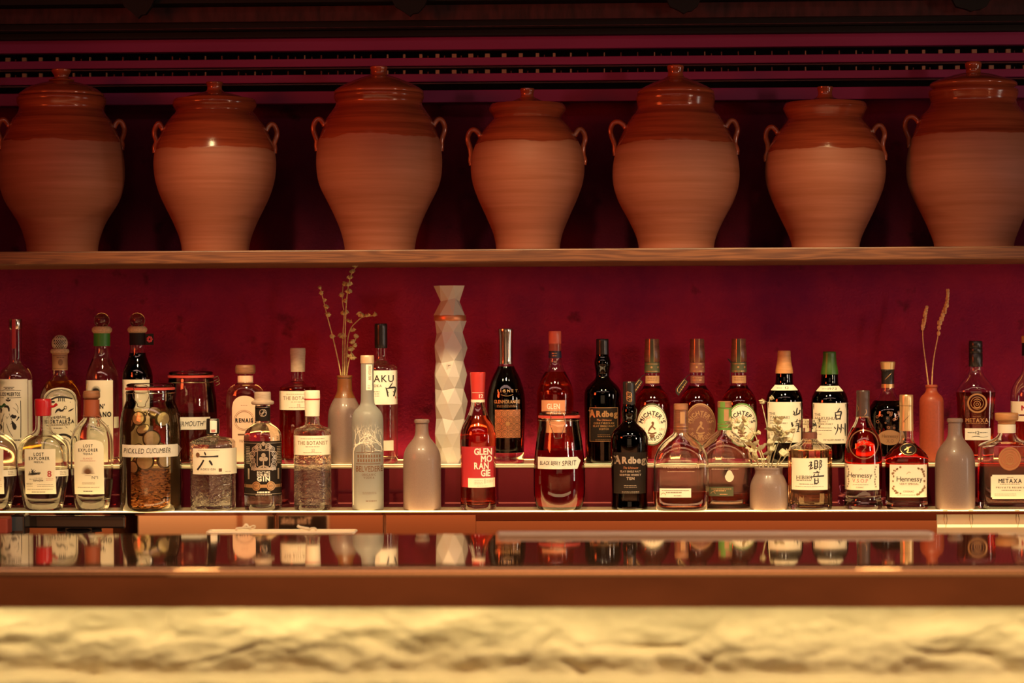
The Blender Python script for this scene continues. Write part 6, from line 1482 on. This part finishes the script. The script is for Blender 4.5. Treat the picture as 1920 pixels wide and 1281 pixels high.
clipobj(458, [('jaw', [(-16, 0, 3), (-16, 0, 7), (-6, 0, 7.5), (4, 0, 8), (12, 0, 9)], 2.2), ('wing', [(-3, 0, 8), (1, 0, 12), (3, 0, 15), (7, 0, 10)], 2.4), ('loop', [(8, 0, 7), (14, 0, 12), (20, 0, 12), (20, 0, 8), (13, 0, 6), (8, 0, 5)], 1.3)], 'white bow shaped clip at the left end of the pale rack')
clipobj(585, [('lever', [(-28, 0, 12), (-24, 0, 9), (-14, 0, 7), (-6, 0, 6)], 2.8), ('hook', [(-6, 0, 2), (-4, 0, 7), (6, 0, 7.5), (8, 0, 2)], 1.8)], 'white hook shaped clip nearer the middle of the pale rack')

# rough white stone under the counter
def stone():
    nx, nz = 420, 90; x0, x1, z0, z1 = -1.5, 1.5, .72, 1.09
    vs = []; fs = []
    for j in range(nz+1):
        for i in range(nx+1):
            x = x0+(x1-x0)*i/nx; z = z0+(z1-z0)*j/nz
            p = Vector((x*3.2, z*7, 0))
            w1 = noise.noise(Vector((x*2.3, z*4, 40)))
            d = .016*noise.noise(Vector((x*3.4+w1*.8, z*6, 0)))+.010*noise.noise(Vector((x*7+z*9, z*14-x*5+w1*2, 3)))+.006*noise.noise(Vector((x*15-z*12, z*24+x*6, 7)))+.004*noise.noise(Vector((x*31, z*44, 9)))
            for k_, (ax, az, bx, bz, am) in enumerate(((3.6, 7, -3.4, 8, .020), (4.5, -8, 3.2, 7.5, .017), (7, 5, -5, 13, .009))):
                r = noise.noise(Vector((x*ax+z*az, z*bz+x*bx+w1, 11+20*k_))); d -= am*max(0, 1-abs(r)*8)*max(0, noise.noise(Vector((x*4.2, z*6, 20+9*k_)))+.12)
            d += .0035*noise.noise(Vector((x*60, z*90, 1)))
            # next course of stone stands proud along an uneven joint
            zj_ = .946+.007*noise.noise(Vector((x*5, 0, 2)))+.004*noise.noise(Vector((x*17, 0, 5)))
            t = max(0, min(1, (zj_+.006-z)/.012)); d += .022*t
            d -= .006*math.exp(-((z-zj_-.014)/.012)**2)
            vs.append((x, 3.665-d, z))
    for j in range(nz):
        for i in range(nx):
            a = j*(nx+1)+i; fs.append((a, a+1, a+nx+2, a+nx+1))
    b0 = len(vs)
    # back and sides so the base is a solid
    vs += [(x0, 3.9, z0), (x1, 3.9, z0), (x1, 3.9, z1), (x0, 3.9, z1)]
    fs += [(b0+1, b0, b0+3, b0+2)]
    fs += [tuple([b0]+[j*(nx+1) for j in range(nz+1)][0:]+[b0+3])]
    fs += [tuple([b0+2]+[j*(nx+1)+nx for j in range(nz, -1, -1)]+[b0+1])]
    fs += [tuple([b0+3]+[nz*(nx+1)+i for i in range(nx+1)]+[b0+2])]
    fs += [tuple([b0+1]+[i for i in range(nx, -1, -1)]+[b0])]
    o = link('stone_bar_front', vs, fs, mat('white_stone', (.74, .62, .42), .85, var=.10, scale=(9, 9, 14), bump=.4, bscale=(90, 90, 90)), sharp=80)
    return tag(o, 'rough white stone bar front glowing under the counter overhang', 'bar front')
stone()
slab('bar_plinth', (-1.5, 3.70, 0), (1.5, 3.9, .72), FLOOR, kind='structure')

# ------------------------------------------------------------------ light
def area(name, loc, target, sx, sy, power, col, spread=180):
    l = bpy.data.lights.new(name, 'AREA'); l.shape = 'RECTANGLE'; l.size = sx; l.size_y = sy; l.energy = power; l.color = col; l.spread = math.radians(spread)
    o = bpy.data.objects.new(name, l); C.objects.link(o); o.location = loc
    d = Vector(target)-Vector(loc); o.rotation_euler = d.to_track_quat('-Z', 'Y').to_euler(); return o
def spot(name, loc, target, power, col, ang, blend, r):
    l = bpy.data.lights.new(name, 'SPOT'); l.energy = power; l.color = col; l.spot_size = math.radians(ang); l.spot_blend = blend; l.shadow_soft_size = r
    o = bpy.data.objects.new(name, l); C.objects.link(o); o.location = loc
    d = Vector(target)-Vector(loc); o.rotation_euler = d.to_track_quat('-Z', 'Y').to_euler(); return o
WARM = (1, .70, .30)
for u in (290, 985, 1640):
    x = at(u, 640, 4.45).x
    spot('bar_lamp', (x, 4.45, 2.55), (x, 5.55, 1.10), 122, WARM, 54, 1.0, .045)
    l = area('bar_lamp_glint', (x, 4.44, 2.53), (x, 5.5, 1.20), .20, .20, .45, (1, .82, .60), 50); l.data.shape = 'DISK'  # extra disc at each lamp, added for glints on the bottles
for x in (-.87, .60):
    l = bpy.data.lights.new('pendant_bulb', 'POINT'); l.energy = 4; l.color = (1, .72, .40); l.shadow_soft_size = .05
    o = bpy.data.objects.new('pendant_bulb', l); C.objects.link(o); o.location = (x, 3.0, 2.55)
area('low_front_fill', (0, 4.20, .79), (0, 5.75, 1.40), 3.4, .12, 5.2, (1, .62, .30))  # unseen low fill added to brighten the lower wall and bottles
area('inner_panel_fill', (0, 4.17, 1.095), (0, 4.08, .93), 3.4, .015, 7.5, (1, .66, .36))  # unseen fill added to brighten the inner panel that the copper reflects
area('room_fill', (0, -1.6, 1.55), (0, 5.5, 1.45), 3.2, 1.2, 9, (1, .60, .33))
area('counter_led', (0, 3.612, 1.064), (0, 3.66, .90), 3.0, .014, 2.35, (1, .77, .36))
area('right_key_light', (3.2, 2.2, 1.9), (-.3, 5.6, 1.95), .22, .5, 5.5, (1, .66, .46), 70)  # warm key added from the right for the jars, no window there
area('side_window', (3.35, 4.4, 1.38), (0, 5.2, 1.38), .30, .85, 10, (1, .85, .70))
area('red_house_light', (-2.6, 3.4, 2.1), (.2, 5.6, 2.15), .7, .7, 5.5, (1, .10, .02), 60)
area('edge_band_light', (0, 2.9, 2.95), (0, 3.2, 1.1), 5.0, .35, 19, (1, .60, .50))  # added overhead light for the reflected band along the counter edge
area('apron_fill', (0, .6, 2.8), (0, 3.54, 1.08), 5.0, 1.6, 4, (1, .47, .25), 36)  # soft wash added from the front to brighten the counter apron
w = bpy.data.worlds.new('world'); sc.world = w; w.use_nodes = True
w.node_tree.nodes['Background'].inputs[0].default_value = (.02, .003, .004, 1); w.node_tree.nodes['Background'].inputs[1].default_value = 1
sc.view_settings.view_transform = 'Standard'; sc.view_settings.look = 'None'; sc.view_settings.gamma = 1; sc.view_settings.exposure = 0
sc.view_settings.use_curve_mapping = False
cy = sc.cycles
cy.max_bounces = 18; cy.transmission_bounces = 16; cy.glossy_bounces = 6; cy.diffuse_bounces = 3; cy.transparent_max_bounces = 16
cy.sample_clamp_indirect = 4; cy.sample_clamp_direct = 0; cy.blur_glossy = .6
cy.use_denoising = True
